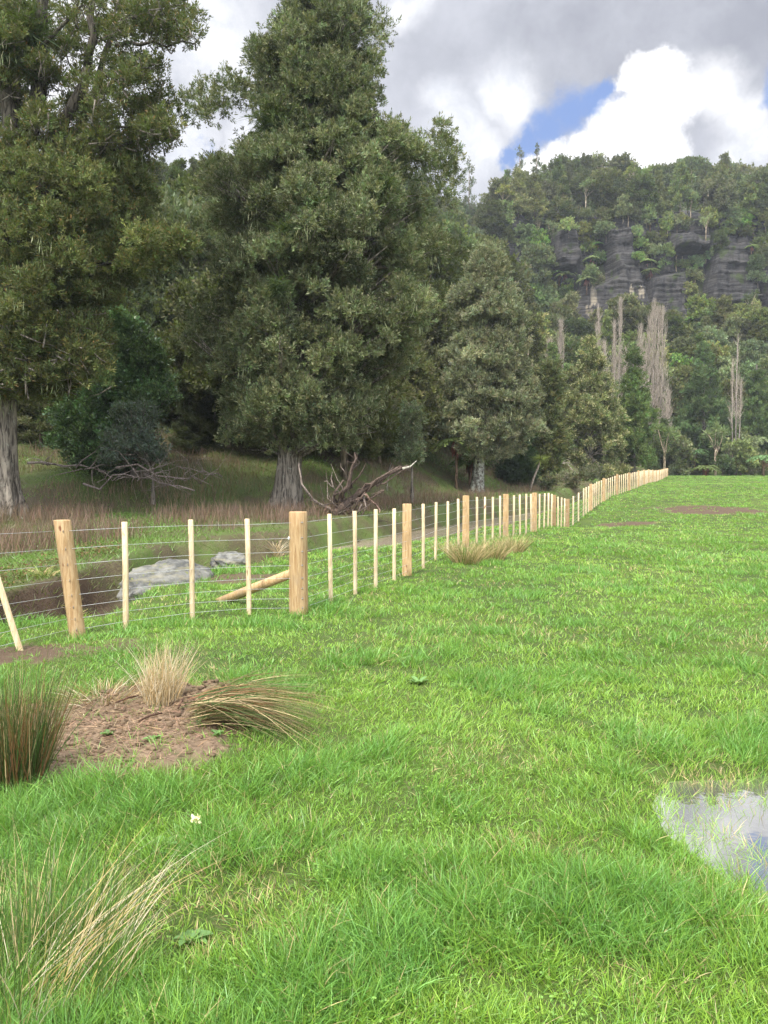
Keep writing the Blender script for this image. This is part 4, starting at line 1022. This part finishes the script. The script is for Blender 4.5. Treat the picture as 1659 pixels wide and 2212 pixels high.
mb.build('roots', M_straw, fr, origin=fb)
# fallen branches under the broadleaf tree
def dead_branch(px0, py0, px1, py1, Y, label, nb=9, r=.045, col=(.20, .17, .15), up=.5, name='fallen_branch'):
    a = at(px0, py0, Y); b2 = at(px1, py1, Y + random.uniform(-1, 1)); L = np.linalg.norm(b2 - a)
    a[2] = max(a[2], h1(a[0], a[1]) + .05); b2[2] = max(b2[2], h1(b2[0], b2[1]) + .12)
    mb = MB(); limb_tube(mb, a, b2, r, .012, -.04, 6, col, 6, .10)
    for k in range(nb):
        t = .15 + .8 * random.random(); s = a * (1 - t) + b2 * t; d = unit((b2 - a) * .6 / L + RG.normal(size=3) * [.5, .4, .4] + [0, 0, up * .4])
        e = s + d * L * (.15 + .3 * random.random()); e[2] = max(e[2], h1(e[0], e[1]) + .03); limb_tube(mb, s, e, r * .5, .007, 0, 4, col, 4, .1)
        e2 = e + unit(d + RG.normal(size=3) * .5) * L * .12; e2[2] = max(e2[2], h1(e2[0], e2[1]) + .03); limb_tube(mb, e, e2, r * .2, .005, 0, 4, col, 3, .1)
    o = mb.build(name, M_dead, origin=a); o.location = tuple(a); tag(o, label, 'branch', 'fallen branches on the shaded bank')
dead_branch(60, 1000, 240, 1020, 29.5, 'pale crooked fallen branch beside the left giant trunk, furthest left', 10, .06, up=1.2)
dead_branch(180, 1045, 330, 1030, 28.5, 'thin pale branch lying low on the bank under the broadleaf tree')
dead_branch(250, 1010, 460, 1050, 29, 'long many twigged fallen branch below the grey green shrub', 16)
dead_branch(420, 1060, 300, 1035, 28, 'fan of pale twigs lying in front of the long fallen branch', 14, .03)
dead_branch(480, 1030, 390, 1010, 30.5, 'short forked fallen branch at the right end of the shrub', 9, .035, up=1.4)
dead_branch(1175, 1012, 1240, 1006, 72, 'weathered logs and branches on the bank behind the far fence', 9, .15, (.36, .32, .27), name='fallen_log')
# leaning thin trunk with a tuft
b = ground(1144, 1062, 30); o = empty('leaning_cabbage_tree', tuple(b), 'thin dark leaning stem with a yellow green leaf tuft, right of the mottled trunk', 'tree'); mb = MB()
tp = at(1170, 985, b[1]); mb.tube([b, at(1152, 1035, b[1]), at(1163, 1008, b[1]), tp], [.10, .08, .07, .05], 6, (.35, .3, .25)); mb.build('trunk', M_dead, o, origin=b)
mb = MB(); n = 160; strands(mb, np.tile(at(1167, 992, b[1]), (n, 1)), rdir(n) * .8 + [0, 0, .35], .45 + .3 * RG.random(n), .04, cols((.18, .22, .05), n, .3, .1), .5, seg=2); mb.build('leaf_tuft', M_leaf, o, origin=b)
b = ground(836, 1060, 25); mb = MB()
limb_tube(mb, b, at(838, 1035, b[1]), .03, .02, 0, 5, (.35, .33, .3)); limb_tube(mb, at(838, 1035, b[1]), at(846, 1000, b[1]), .02, .01, 0, 5, (.35, .33, .3)); 
o = mb.build('dead_sapling', M_dead, origin=b); o.location = tuple(b); tag(o, 'slender pale dead sapling right of the fallen tree', 'sapling')

# ---------------------------------------------------------------- template trees for the bush and the hill (unit-ish metres, base at origin)
def tpl_round(seed, h, w_, npf, per, leaf, col, trunk=.2, low=.16, flat=.85):
    random.seed(seed); root = bpy.data.objects.new('bush_tree', None)
    puffs = []
    for k in range(npf):
        a = random.random() * 6.283; t = random.random(); z = h * (low + (1 - low) * t); rr = w_ / 2 * math.sqrt(max(.05, 1 - ((t - .35) / .68) ** 2)) * random.random() ** .4 * .85
        puffs.append(((rr * math.cos(a), rr * math.sin(a), z * .93), w_ * random.uniform(.13, .24), random.uniform(.75, 1.25)))
    tm = MB(); tm.tube([(0, 0, -1.5), (.1, 0, h * .4), (0, .1, h * .8)], [trunk, trunk * .7, trunk * .25], 6, (1.4, 1.3, 1.15))
    for c, r, _ in puffs[:14]: limb_tube(tm, (0, 0, max(h * .25, c[2] - h * .25)), c, trunk * .35, .03, 0, 4, (1.3, 1.2, 1.1), 3)
    cm = MB(); crown_mesh(cm, puffs, per, leaf[0], leaf[1], col, flat, upb=.5)
    return tm, cm, 'bush_tree'
def tpl_cone(seed, h, w_, npf, per, leaf, col, trunk=.2, low=.1):
    random.seed(seed); puffs = []
    for k in range(npf):
        a = random.random() * 6.283; t = random.random() ** 1.3; z = h * (low + (1 - low) * t); rr = w_ / 2 * (1 - t) ** .8 * random.random() ** .35
        puffs.append(((rr * math.cos(a), rr * math.sin(a), z), w_ * random.uniform(.08, .17) * (1.1 - .5 * t), random.uniform(.75, 1.25)))
    tm = MB(); tm.tube([(0, 0, -1.5), (0, .1, h * .5), (0, 0, h * .97)], [trunk, trunk * .6, .04], 6, (1.2, 1.1, 1))
    cm = MB(); crown_mesh(cm, puffs, per, leaf[0], leaf[1], col, .7, upb=.4)
    return tm, cm, 'podocarp_tree'
def tpl_umbrella(seed, h, w_, per, leaf, col):
    random.seed(seed); tm = MB(); puffs = []
    tm.tube([(0, 0, -1.5), (.15, 0, h * .4), (-.1, .1, h * .75)], [.16, .13, .09], 6, (2.6, 2.5, 2.2))
    for k in range(13):
        a = random.random() * 6.283; rr = w_ / 2 * random.random() ** .6; c = (rr * math.cos(a), rr * math.sin(a), h * random.uniform(.72, 1.0) - rr * .2)
        puffs.append((c, w_ * random.uniform(.11, .18), random.uniform(.8, 1.25))); limb_tube(tm, (0, 0, h * random.uniform(.45, .7)), c, .08, .03, 0, 4, (2.6, 2.5, 2.2), 4)
    cm = MB(); crown_mesh(cm, puffs, per, leaf[0], leaf[1], col, .55, upb=.5); return tm, cm, 'umbrella_tree'
def tpl_fern(seed, h, fl, nf=16, col=(.085, .15, .045)):
    random.seed(seed); tm = MB(); tm.tube([(0, 0, -.8), (.05, 0, h * .5), (0, 0, h)], [.16, .13, .15], 7, (.9, .7, .6)); cm = MB()
    for k in range(nf):
        a = 6.283 * k / nf + random.random() * .3; el = random.uniform(.25, .75); P_ = []; m = 12
        for i in range(m): 
            t = i / (m - 1); P_.append(np.array([math.cos(a) * fl * t, math.sin(a) * fl * t, h + fl * (el * t - (.55 + el * .5) * t * t)]))
        P_ = np.array(P_); s = np.array([-math.sin(a), math.cos(a), 0]); cc = []; dd = []; ll = []
        for i in range(m):
            t = i / (m - 1); wl = fl * .26 * math.sin(math.pi * min(1, .12 + t * .9)) 
            for sg in (-1, 1):
                for q in range(2): cc.append(P_[i] + (P_[min(i + 1, m - 1)] - P_[i]) * q * .5); dd.append(s * sg + unit(P_[min(i + 1, m - 1)] - P_[max(i - 1, 0)]) * .45 + np.array([0, 0, -.25])); ll.append(wl)
        leaves(cm, np.array(cc), np.array(dd), np.array(ll), fl * .07, cols(col, len(cc), .2, .08))
    n = 60; leaves(cm, np.tile([0, 0, h - .1], (n, 1)) + RG.normal(size=(n, 3)) * [.1, .1, .2], rdir(n) * .4 + [0, 0, -1], fl * .5, fl * .05, cols((.17, .085, .04), n))
    return tm, cm, 'tree_fern'
def tpl_spiky(seed, h, col=(.13, .17, .07)):
    random.seed(seed); tm = MB(); cm = MB(); tm.tube([(0, 0, -1), (.1, 0, h * .5), (0, 0, h * .6)], [.14, .1, .08], 6, (2.2, 2, 1.8))
    for k in range(9):
        a = random.random() * 6.283; e = np.array([math.cos(a) * h * .22 * random.random(), math.sin(a) * h * .22 * random.random(), h * random.uniform(.6, 1)]); limb_tube(tm, (0, 0, h * random.uniform(.35, .6)), e, .06, .03, 0, 4, (2.2, 2, 1.8), 4)
        n = 46; leaves(cm, np.tile(e, (n, 1)), rdir(n) + [0, 0, .45], .55 + .35 * RG.random(n), .09, cols(col, n, .25, .1))
    return tm, cm, 'cabbage_tree'
def tpl_shrub(seed, h, w_, per, leaf, col):
    random.seed(seed); puffs = []
    for k in range(10):
        a = random.random() * 6.283; rr = w_ / 2 * random.random() ** .5 * .75; puffs.append(((rr * math.cos(a), rr * math.sin(a), h * random.uniform(.15, .8)), w_ * random.uniform(.14, .26), random.uniform(.75, 1.25)))
    tm = MB(); tm.tube([(0, 0, -.6), (0, 0, h * .5)], [.07, .03], 5, (1.2, 1.1, 1)); cm = MB(); crown_mesh(cm, puffs, per, leaf[0], leaf[1], col, .8, upb=.5); return tm, cm, 'shrub'
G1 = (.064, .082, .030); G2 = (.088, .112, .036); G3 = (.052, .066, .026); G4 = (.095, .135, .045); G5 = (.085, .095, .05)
TPL = {
 'r1': tpl_round(1, 10, 8.5, 40, 18, (.50, .28), G1), 'r2': tpl_round(2, 9, 8.0, 36, 18, (.50, .28), G3), 'r3': tpl_round(3, 8, 6.5, 30, 20, (.46, .26), G2), 'r4': tpl_round(4, 7, 6.5, 30, 20, (.45, .30), G4, low=.2),
 'c1': tpl_cone(5, 12, 6.5, 75, 26, (.45, .16), G1), 'c2': tpl_cone(6, 10, 6.0, 65, 26, (.42, .15), G2), 't1': tpl_cone(7, 13, 3.6, 50, 24, (.42, .14), G5, low=.3),
 'u1': tpl_umbrella(8, 11, 5.0, 20, (.4, .2), G2), 'u2': tpl_umbrella(9, 8, 4.5, 20, (.4, .2), G5), 'f1': tpl_fern(10, 4.5, 2.6), 'f2': tpl_fern(11, 2.4, 2.2), 'f3': tpl_fern(12, 1.2, 1.9),
 'k1': tpl_spiky(13, 5), 's1': tpl_shrub(14, 2.4, 3.2, 34, (.30, .16), G2), 's2': tpl_shrub(15, 2.0, 3.0, 34, (.28, .15), G5), 's3': tpl_shrub(16, 3.0, 3.4, 34, (.32, .2), G4),
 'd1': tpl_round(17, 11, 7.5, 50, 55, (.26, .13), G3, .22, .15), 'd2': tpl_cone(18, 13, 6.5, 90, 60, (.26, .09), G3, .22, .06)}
random.seed(99)
PROTO = {}
def place(kind, loc, sc, label, cat, group=None, rz=None, sz=None):
    rz = random.random() * 6.283 if rz is None else rz
    if kind not in PROTO:
        tm, cm, nm = TPL[kind]; root = bpy.data.objects.new(nm, None); COL.objects.link(root)
        a = tm.build('trunk', M_bark, root, smooth=True); b = cm.build('crown', M_far, root); PROTO[kind] = root; PROTO[kind + '_c'] = [a, b]
    else:
        root = PROTO[kind].copy(); COL.objects.link(root)
        for ch in PROTO[kind + '_c']:
            c = ch.copy(); COL.objects.link(c); c.parent = root
    root.location = loc; root.rotation_euler = (0, 0, rz); root.scale = (sc, sc, sz or sc)
    return tag(root, label, cat, group)
cnt = {}
def surf(px, py):
    """first thing hit on the hill: terrain or the cliff sheet"""
    g = ground(px, py, 112)
    d = ray(px, py)
    for Y in np.arange(150, 178, .25):
        p = np.array([0, 0, CAMZ]) + d * (Y / d[1]); cy = cliff_y(p[0], p[2])
        if cy is not None and Y >= cy:
            if g is None or Y < g[1]: return p, True
            break
    return g, False
ADJ = {'r1': 'rounded dark', 'r2': 'broad topped dark', 'r3': 'small rounded', 'r4': 'leafy pale green', 'c1': 'cone shaped', 'c2': 'small cone shaped', 't1': 'tall narrow', 'u1': 'umbrella topped', 'u2': 'pale umbrella topped',
       's1': 'low', 's2': 'low olive', 's3': 'bright leafy', 'k1': 'spiky', 'f2': 'fern crowned', 'f1': 'tall fern crowned', 'd1': 'dense rounded', 'd2': 'dense conical'}
def xz(px):
    for lim, w in ((1120, 'by the central giant'), (1240, 'above first poplar'), (1400, 'above middle poplars'), (1520, 'right of the poplars'), (9999, 'near right edge')):
        if px < lim: return w
def xl(px):
    for lim, w in ((60, 'behind the left giant'), (380, 'behind the broadleaf tree'), (640, 'between the two giants'), (9999, 'behind the central giant')):
        if px < lim: return w
def hillveg():
    rows = []
    # ridge line: placed by ground position along the crest
    x = -40.0; PASS = []
    while x < 128:
        y = 219 + random.uniform(-6, 6); k = random.choice(['r1', 'r2', 'r1', 'r2', 'c1', 't1', 'u1']) if random.random() < .9 else 't1'
        z = h1(x, y); s = random.uniform(.85, 1.18) * (1.1 if k == 't1' else 1)
        place(k, (x, y, z - .5), s, ADJ[k] + ' tree on the ridge skyline ' + xz(CX + x / y * FPX), 'tree', 'trees along the ridge top'); x += random.uniform(3.4, 5.6)
    py = 470
    while py < 760:
        px = 1165 + random.uniform(0, 20)
        while px < 1720:
            qx, qy = px + random.uniform(-9, 9), py + random.uniform(-8, 8); px += random.uniform(20, 30)
            if max(pip(qx, qy - 10, b_) for b_ in BLUFFS) > -10 + 12 * (random.random() < .2): continue
            g, onc = surf(qx, qy)
            if g is None: continue
            kind = random.choice(['s1', 's3', 'r4', 's2', 'k1', 's3', 's1', 'f2', 'r3', 's3']); sc = random.uniform(.8, 1.35) * (.5 if kind[0] == 'r' else 1)
            if max(pip(qx, qy - 22, b_) for b_ in BLUFFS) > -3: sc *= .55
            place(kind, (g[0], g[1] - .2, g[2] - .9), sc, ADJ[kind] + ' plant on cliff ledges ' + xz(qx), {'s': 'shrub', 'f': 'tree fern', 'k': 'cabbage tree'}.get(kind[0], 'tree'), 'shrubs on the cliff ledges')
        py += random.uniform(19, 24)
    py = 372
    while py < 1000:
        step = np.interp(py, [372, 500, 700, 1000], [12, 22, 26, 27])
        px = 930 + random.uniform(0, 30)
        while px < 1720:
            sx = np.interp(py, [372, 500, 700, 1000], [26, 40, 42, 46])
            qx, qy = px + random.uniform(-12, 12), py + random.uniform(-9, 9); px += sx * random.uniform(.8, 1.2)
            g, oncliff = surf(qx, qy)
            if g is None or g[1] < 117: continue
            bd = max(pip(qx, qy, b_) for b_ in BLUFFS)
            crown_py = qy - 12
            bd2 = max(pip(qx, qy - 22, b_) for b_ in BLUFFS)
            if qy < 480: kind = random.choice(['r1', 'r2', 'r3', 'r1', 'r2', 'c1', 'u1', 'c2']); s = random.uniform(.75, 1.1)
            elif qy < 700:
                if bd > -4 or qx > 1180: continue
                inb = qx > 1170
                if inb and bd2 > -6: kind = random.choice(['s1', 's2']); s = random.uniform(.5, .9)
                elif inb: kind = random.choice(['s1', 's3', 'r4', 's2', 'k1', 'f2', 'r4', 's3']); s = random.uniform(.7, 1.15) * (.62 if kind == 'r4' else 1)
                else: kind = random.choice(['r3', 'r4', 's3', 'r4', 'c2', 'f1', 'r1']); s = random.uniform(.6, .95)
            else: kind = random.choice(['r4', 'r3', 'r4', 'c2', 'r3', 'r1', 'c2']); s = random.uniform(.7, 1.05)
            if qy >= 700 and qx > 1180 and max(pip(qx, qy - 34, b_) for b_ in BLUFFS) > -6: s *= .55
            if qy >= 760 and qy > 930: s *= .6
            if kind[0] in 'rcu' and 590 < qy < 800 and qx > 1180: s = min(s, .62 if qy < 700 else .9)
            if qy < 480: lab, gr = ADJ[kind] + ' tree over the cliff ' + xz(qx), 'trees on the upper slope'
            elif qy < 760: lab, gr = (ADJ[kind] + ' plant on cliff ledges ' + xz(qx), 'shrubs on the cliff ledges') if qx > 1170 else (ADJ[kind] + ' plant on slope left of cliff', 'trees left of the cliff')
            else: lab, gr = ADJ[kind] + ' tree below the cliff ' + xz(qx).replace('above', 'level with'), 'trees below the cliff'
            place(kind, (g[0], g[1] + (.3 if oncliff else 0), g[2] - .4), s, lab, {'s': 'shrub', 'f': 'tree fern', 'k': 'cabbage tree'}.get(kind[0], 'tree'), gr)
            cnt[gr] = cnt.get(gr, 0) + 1
        py += step * random.uniform(.9, 1.1)
hillveg(); print(cnt)
# forest behind and between the giants (dark bush on the left slope)
random.seed(5)
k = 0
for y in [41, 45, 50, 56, 63, 71, 80, 92, 106, 124, 146, 172, 198]:
    x = -.62 * y - 3
    while x < min(.16 * y, 13 if y < 60 else 99):
        e = y - toe(x)
        if e > 7 and not (x > -2 and y < 52):
            kd = random.choice(['d1', 'd2', 'd1', 'd2']) if y < 110 else random.choice(['r1', 'c1', 'r2'])
            s = random.uniform(.8, 1.2) * (1 if y < 70 else 1.15)
            hz_ = {'d1': 12.5, 'd2': 13.5, 'r1': 11.5, 'c1': 12.5, 'r2': 10.5}[kd]; s = min(s, (.425 * y + 1.6 - h1(x, y)) / hz_)
            if s < .35: x += 3; continue
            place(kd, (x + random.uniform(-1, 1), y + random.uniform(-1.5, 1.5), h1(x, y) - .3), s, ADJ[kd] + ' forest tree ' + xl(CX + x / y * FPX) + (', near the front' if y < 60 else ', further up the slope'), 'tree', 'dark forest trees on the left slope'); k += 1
        x += random.uniform(4.2, 5.8) * (1 if y < 90 else 1.5)
print('left forest', k)
for (px, Y, kd, s) in [(395, 41, 'd1', .42), (440, 43, 'd2', .48), (485, 42, 'd1', .40), (530, 44, 'd1', .5), (580, 42, 'd2', .45), (425, 39, 'd1', .26), (465, 40, 'd2', .30), (515, 41, 'd1', .30), (550, 41.5, 'd2', .3), (400, 38, 'd2', .28), (660, 44, 'd1', .45), (710, 46, 'd2', .5), (760, 44, 'd1', .42), (820, 47, 'd1', .5), (150, 38, 'd1', .4), (90, 37, 'd2', .42), (30, 38, 'd1', .4)]:
    x = (px - CX) / FPX * Y; place(kd, (x, Y, h1(x, Y) - .3), s, 'dark shrub atop the shaded bank', 'shrub', 'dark understorey shrubs', sz=s * .85)
# dark understorey between the giants and the third tree
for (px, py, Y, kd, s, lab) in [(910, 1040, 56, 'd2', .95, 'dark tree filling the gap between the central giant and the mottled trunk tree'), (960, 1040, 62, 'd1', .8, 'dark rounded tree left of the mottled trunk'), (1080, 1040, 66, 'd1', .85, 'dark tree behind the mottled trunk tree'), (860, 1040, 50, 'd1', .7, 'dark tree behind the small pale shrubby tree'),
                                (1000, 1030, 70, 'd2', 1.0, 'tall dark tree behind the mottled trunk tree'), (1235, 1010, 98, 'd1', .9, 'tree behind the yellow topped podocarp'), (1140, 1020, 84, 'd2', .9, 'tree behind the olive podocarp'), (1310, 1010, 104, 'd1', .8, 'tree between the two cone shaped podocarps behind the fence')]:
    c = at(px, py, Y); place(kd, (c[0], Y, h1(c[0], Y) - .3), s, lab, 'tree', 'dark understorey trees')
for (px, py, Y, kd, s, lab) in [(985, 1030, 52, 'f1', .75, 'tree fern in the shade left of the mottled trunk'), (1015, 1040, 55, 'f2', .8, 'low tree fern just behind the mottled trunk'), (1500, 1010, 118, 'f1', .9, 'tree fern on the bank left of the pale branched cabbage tree'), (1525, 1022, 114, 'f3', 1.2, 'low red skirted tree fern at the edge of the paddock'),
                                (1600, 1010, 119, 'f1', 1.0, 'tree fern with golden fronds right of the cabbage tree'), (1650, 1025, 112, 'f2', 1.2, 'tree fern at the right edge of the frame by the paddock'), (1480, 1000, 119, 'f2', 1.2, 'tree fern beside the leafless poplar base'), (1630, 985, 126, 'f1', 1.1, 'tree fern on the bank near the right edge'),
                                (1220, 640, 166, 'f1', 1.15, 'bright green tree fern standing out against the dark cliff'), (1155, 690, 160, 'f2', 1.3, 'tree fern left of the cliff foot'), (1000, 530, 170, 'f1', 1.1, 'tree fern high on the slope left of the cliff')]:
    c = at(px, py, Y)
    if py < 900: g, _ = surf(px, py); c = g if g is not None else c; loc = (c[0], c[1] - .3, c[2] - .3)
    else: loc = (c[0], Y, h1(c[0], Y) - .1)
    place(kd, loc, s, lab, 'tree fern')
for (px, Y, s, lab) in [(1545, 116, 1.5, 'pale branched cabbage tree in front of the broad podocarp'), (1435, 110, 1.5, 'pale green cabbage tree beside the base of the leafless poplars'), (1575, 117, .9, 'small cabbage tree right of the pale branched one')]:
    x = (px - CX) / FPX * Y; place('k1', (x, Y, h1(x, Y) - .1), s, lab, 'cabbage tree')
for (px, Y, kd, s) in [(1560, 116, 's3', 1.2), (1590, 117, 's3', 1.1), (1450, 116, 's2', .6), (1480, 115, 's2', .55), (1510, 115.5, 's1', .5), (1620, 116, 's2', .6), (1500, 115, 's2', .5), (1432, 117, 'c2', .85), (1462, 118, 'r3', .8), (1590, 118, 'r4', .75), (1330, 117, 'r3', 1.0), (1465, 119, 's1', .8), (1645, 122, 's3', 1.3), (1600, 124, 'r4', .8), (1570, 126, 'r4', .9), (1540, 127, 'r3', .8), (1450, 122, 'r4', .7), (1480, 128, 'r4', .8)]:
    x = (px - CX) / FPX * Y; place(kd, (x, Y, h1(x, Y) - .15), s, 'shrub on the bank beyond the paddock', 'shrub', 'shrubs beyond the paddock')
for (px, Y, s) in [(1240, 58, .6), (1265, 66, .6), (1200, 60, .45), (1290, 78, .6), (1180, 55, .4), (1310, 84, .6), (1340, 92, .6), (1220, 64, .5)]:
    x = (px - CX) / FPX * Y; place('s2', (x, Y, h1(x, Y) - .1), s, 'brownish low shrub just behind the far fence', 'shrub', 'low shrubs behind the far fence')

# leafless poplars
def poplar(px, top, bot, hw, Y, label, n=260, stems=1):
    c = at(px, bot, Y); base = np.array([c[0], Y, h1(c[0], Y)]); tp = at(px, top, Y)[2]; Ht = tp - base[2]; W_ = hw / FPX * Y
    z0 = at(px, bot, Y)[2]
    root = empty('leafless_poplar', tuple(base), label, 'tree', 'leafless poplars'); tm = MB(); bm = MB()
    for s in range(stems):
        ox = 0 if stems == 1 else (s / (stems - 1) - .5) * W_ * 1.1; hh = Ht * (1 if s == stems // 2 else random.uniform(.66, .98)) if stems > 1 else Ht
        tm.tube([base + [ox * .3, 0, -.4], base + [ox, 0, hh * .5], base + [ox, .1, hh * .97]], [.15, .07, .02], 6, (.30, .27, .25))
        for k in range(n // stems):
            z = (z0 - base[2]) * .75 + (hh - (z0 - base[2]) * .75) * random.random() ** 1.1 * .95; a = random.random() * 6.283; q_ = z / hh; rr = W_ * (1.15 if stems == 1 else .62) * (1 - q_) ** .6 * min(1, .35 + q_ * 1.6) * random.random() ** .5 * 1.3
            st = base + [ox, 0, z]; e = st + [math.cos(a) * rr * .75, math.sin(a) * rr * .75, min(hh * .10 + random.random() * 2.8, hh - z + .7)]
            m = st * .55 + e * .45 + [math.cos(a) * rr * .25, math.sin(a) * rr * .25, -.2]
            bm.tube([st, m, e], [.034, .024, .010], 3, np.array((.34, .30, .25)) * random.uniform(.7, 1.3), cap=False)
            for _ in range(3):
                e3 = m + RG.normal(size=3) * [.42, .42, 0] + [0, 0, .8 + 1.0 * random.random()]; bm.tube([m, e3], [.016, .009], 3, np.array((.40, .36, .30)) * random.uniform(.7, 1.3), cap=False)
    tm.build('trunk', M_dead, root, origin=base); bm.build('twigs', M_dead, root, origin=base)
poplar(1198, 700, 860, 22, 118, 'short pale leafless poplar, leftmost of the row', 230, 2)
poplar(1290, 665, 880, 25, 122, 'slender pale leafless poplar, second from the left of the row', 260, 3)
poplar(1337, 650, 880, 22, 122, 'slender pale leafless poplar with a sharp tip, third from the left', 260, 3)
poplar(1405, 655, 920, 42, 122, 'broad pale leafless poplar with a double tip, the widest of the row', 620, 6)
poplar(1441, 850, 1000, 14, 119, 'bare brownish pole stems below the broad leafless poplar', 110)
poplar(1590, 730, 900, 16, 121, 'thin pale leafless poplar standing apart near the right edge', 80, 3)
poplar(1212, 850, 1030, 8, 100, 'bare pale pole trunk left of the yellow topped podocarp', 60)
# single tall spindly tree on skyline left
x = (1010 - CX) / FPX * 214; place('t1', (x, 214, h1(x, 214)), 1.25, 'tall spindly tree poking above the ridge beside the central giant', 'tree', sz=1.75)
print('objects', len(bpy.data.objects))

def haze():
    me = bpy.data.meshes.new('haze'); x, y0, y1, z0, z1 = 1900, -1900, 1900, -3.0, 125.0
    v = [(a, b, c) for c in (z0, z1) for a, b in ((-x, y0), (x, y0), (x, y1), (-x, y1))]
    me.from_pydata(v, [], [(3, 2, 1, 0), (4, 5, 6, 7), (0, 1, 5, 4), (1, 2, 6, 5), (2, 3, 7, 6), (3, 0, 4, 7)])
    m = bpy.data.materials.new('haze'); m.use_nodes = True; m.node_tree.nodes.clear(); t = NT(m.node_tree)
    p = t.new('ShaderNodeVolumePrincipled', {'Color': (.86, .92, 1.0, 1), 'Density': .00036, 'Anisotropy': .2})
    t.l.new(p.outputs[0], t.new('ShaderNodeOutputMaterial').inputs[1]); me.materials.append(m)
    o = bpy.data.objects.new('haze', me); COL.objects.link(o); o['kind'] = 'stuff'
haze()

def unique_labels():
    """where look-alikes share a label, say which one it is by its place in the row"""
    ORD = ['leftmost', 'second from left', 'third from left', 'fourth from left', 'fifth from left', 'sixth from left', 'seventh from left', 'eighth from left', 'ninth from left', 'tenth from left', 'eleventh from left', 'twelfth from left',
           'thirteenth from left', 'fourteenth from left', 'fifteenth from left', 'sixteenth from left', 'seventeenth from left', 'eighteenth from left', 'nineteenth from left', 'twentieth from left']
    by = {}
    for o in bpy.data.objects:
        if o.parent is None and 'label' in o and o.get('kind') != 'stuff': by.setdefault(o['label'], []).append(o)
    for lab, os_ in by.items():
        if len(os_) < 2: continue
        os_.sort(key=lambda o: o.location.x / max(o.location.y, .1)); n = len(os_)
        for i, o in enumerate(os_):
            w_ = ORD[i] if i < n - 1 or n == 1 else 'rightmost'
            if i >= len(ORD): w_ = ORD[min(n - 1 - i, 0)] if 0 else ('near the right end' if i < n - 1 else 'rightmost')
            o['label'] = lab + ', ' + w_
unique_labels()
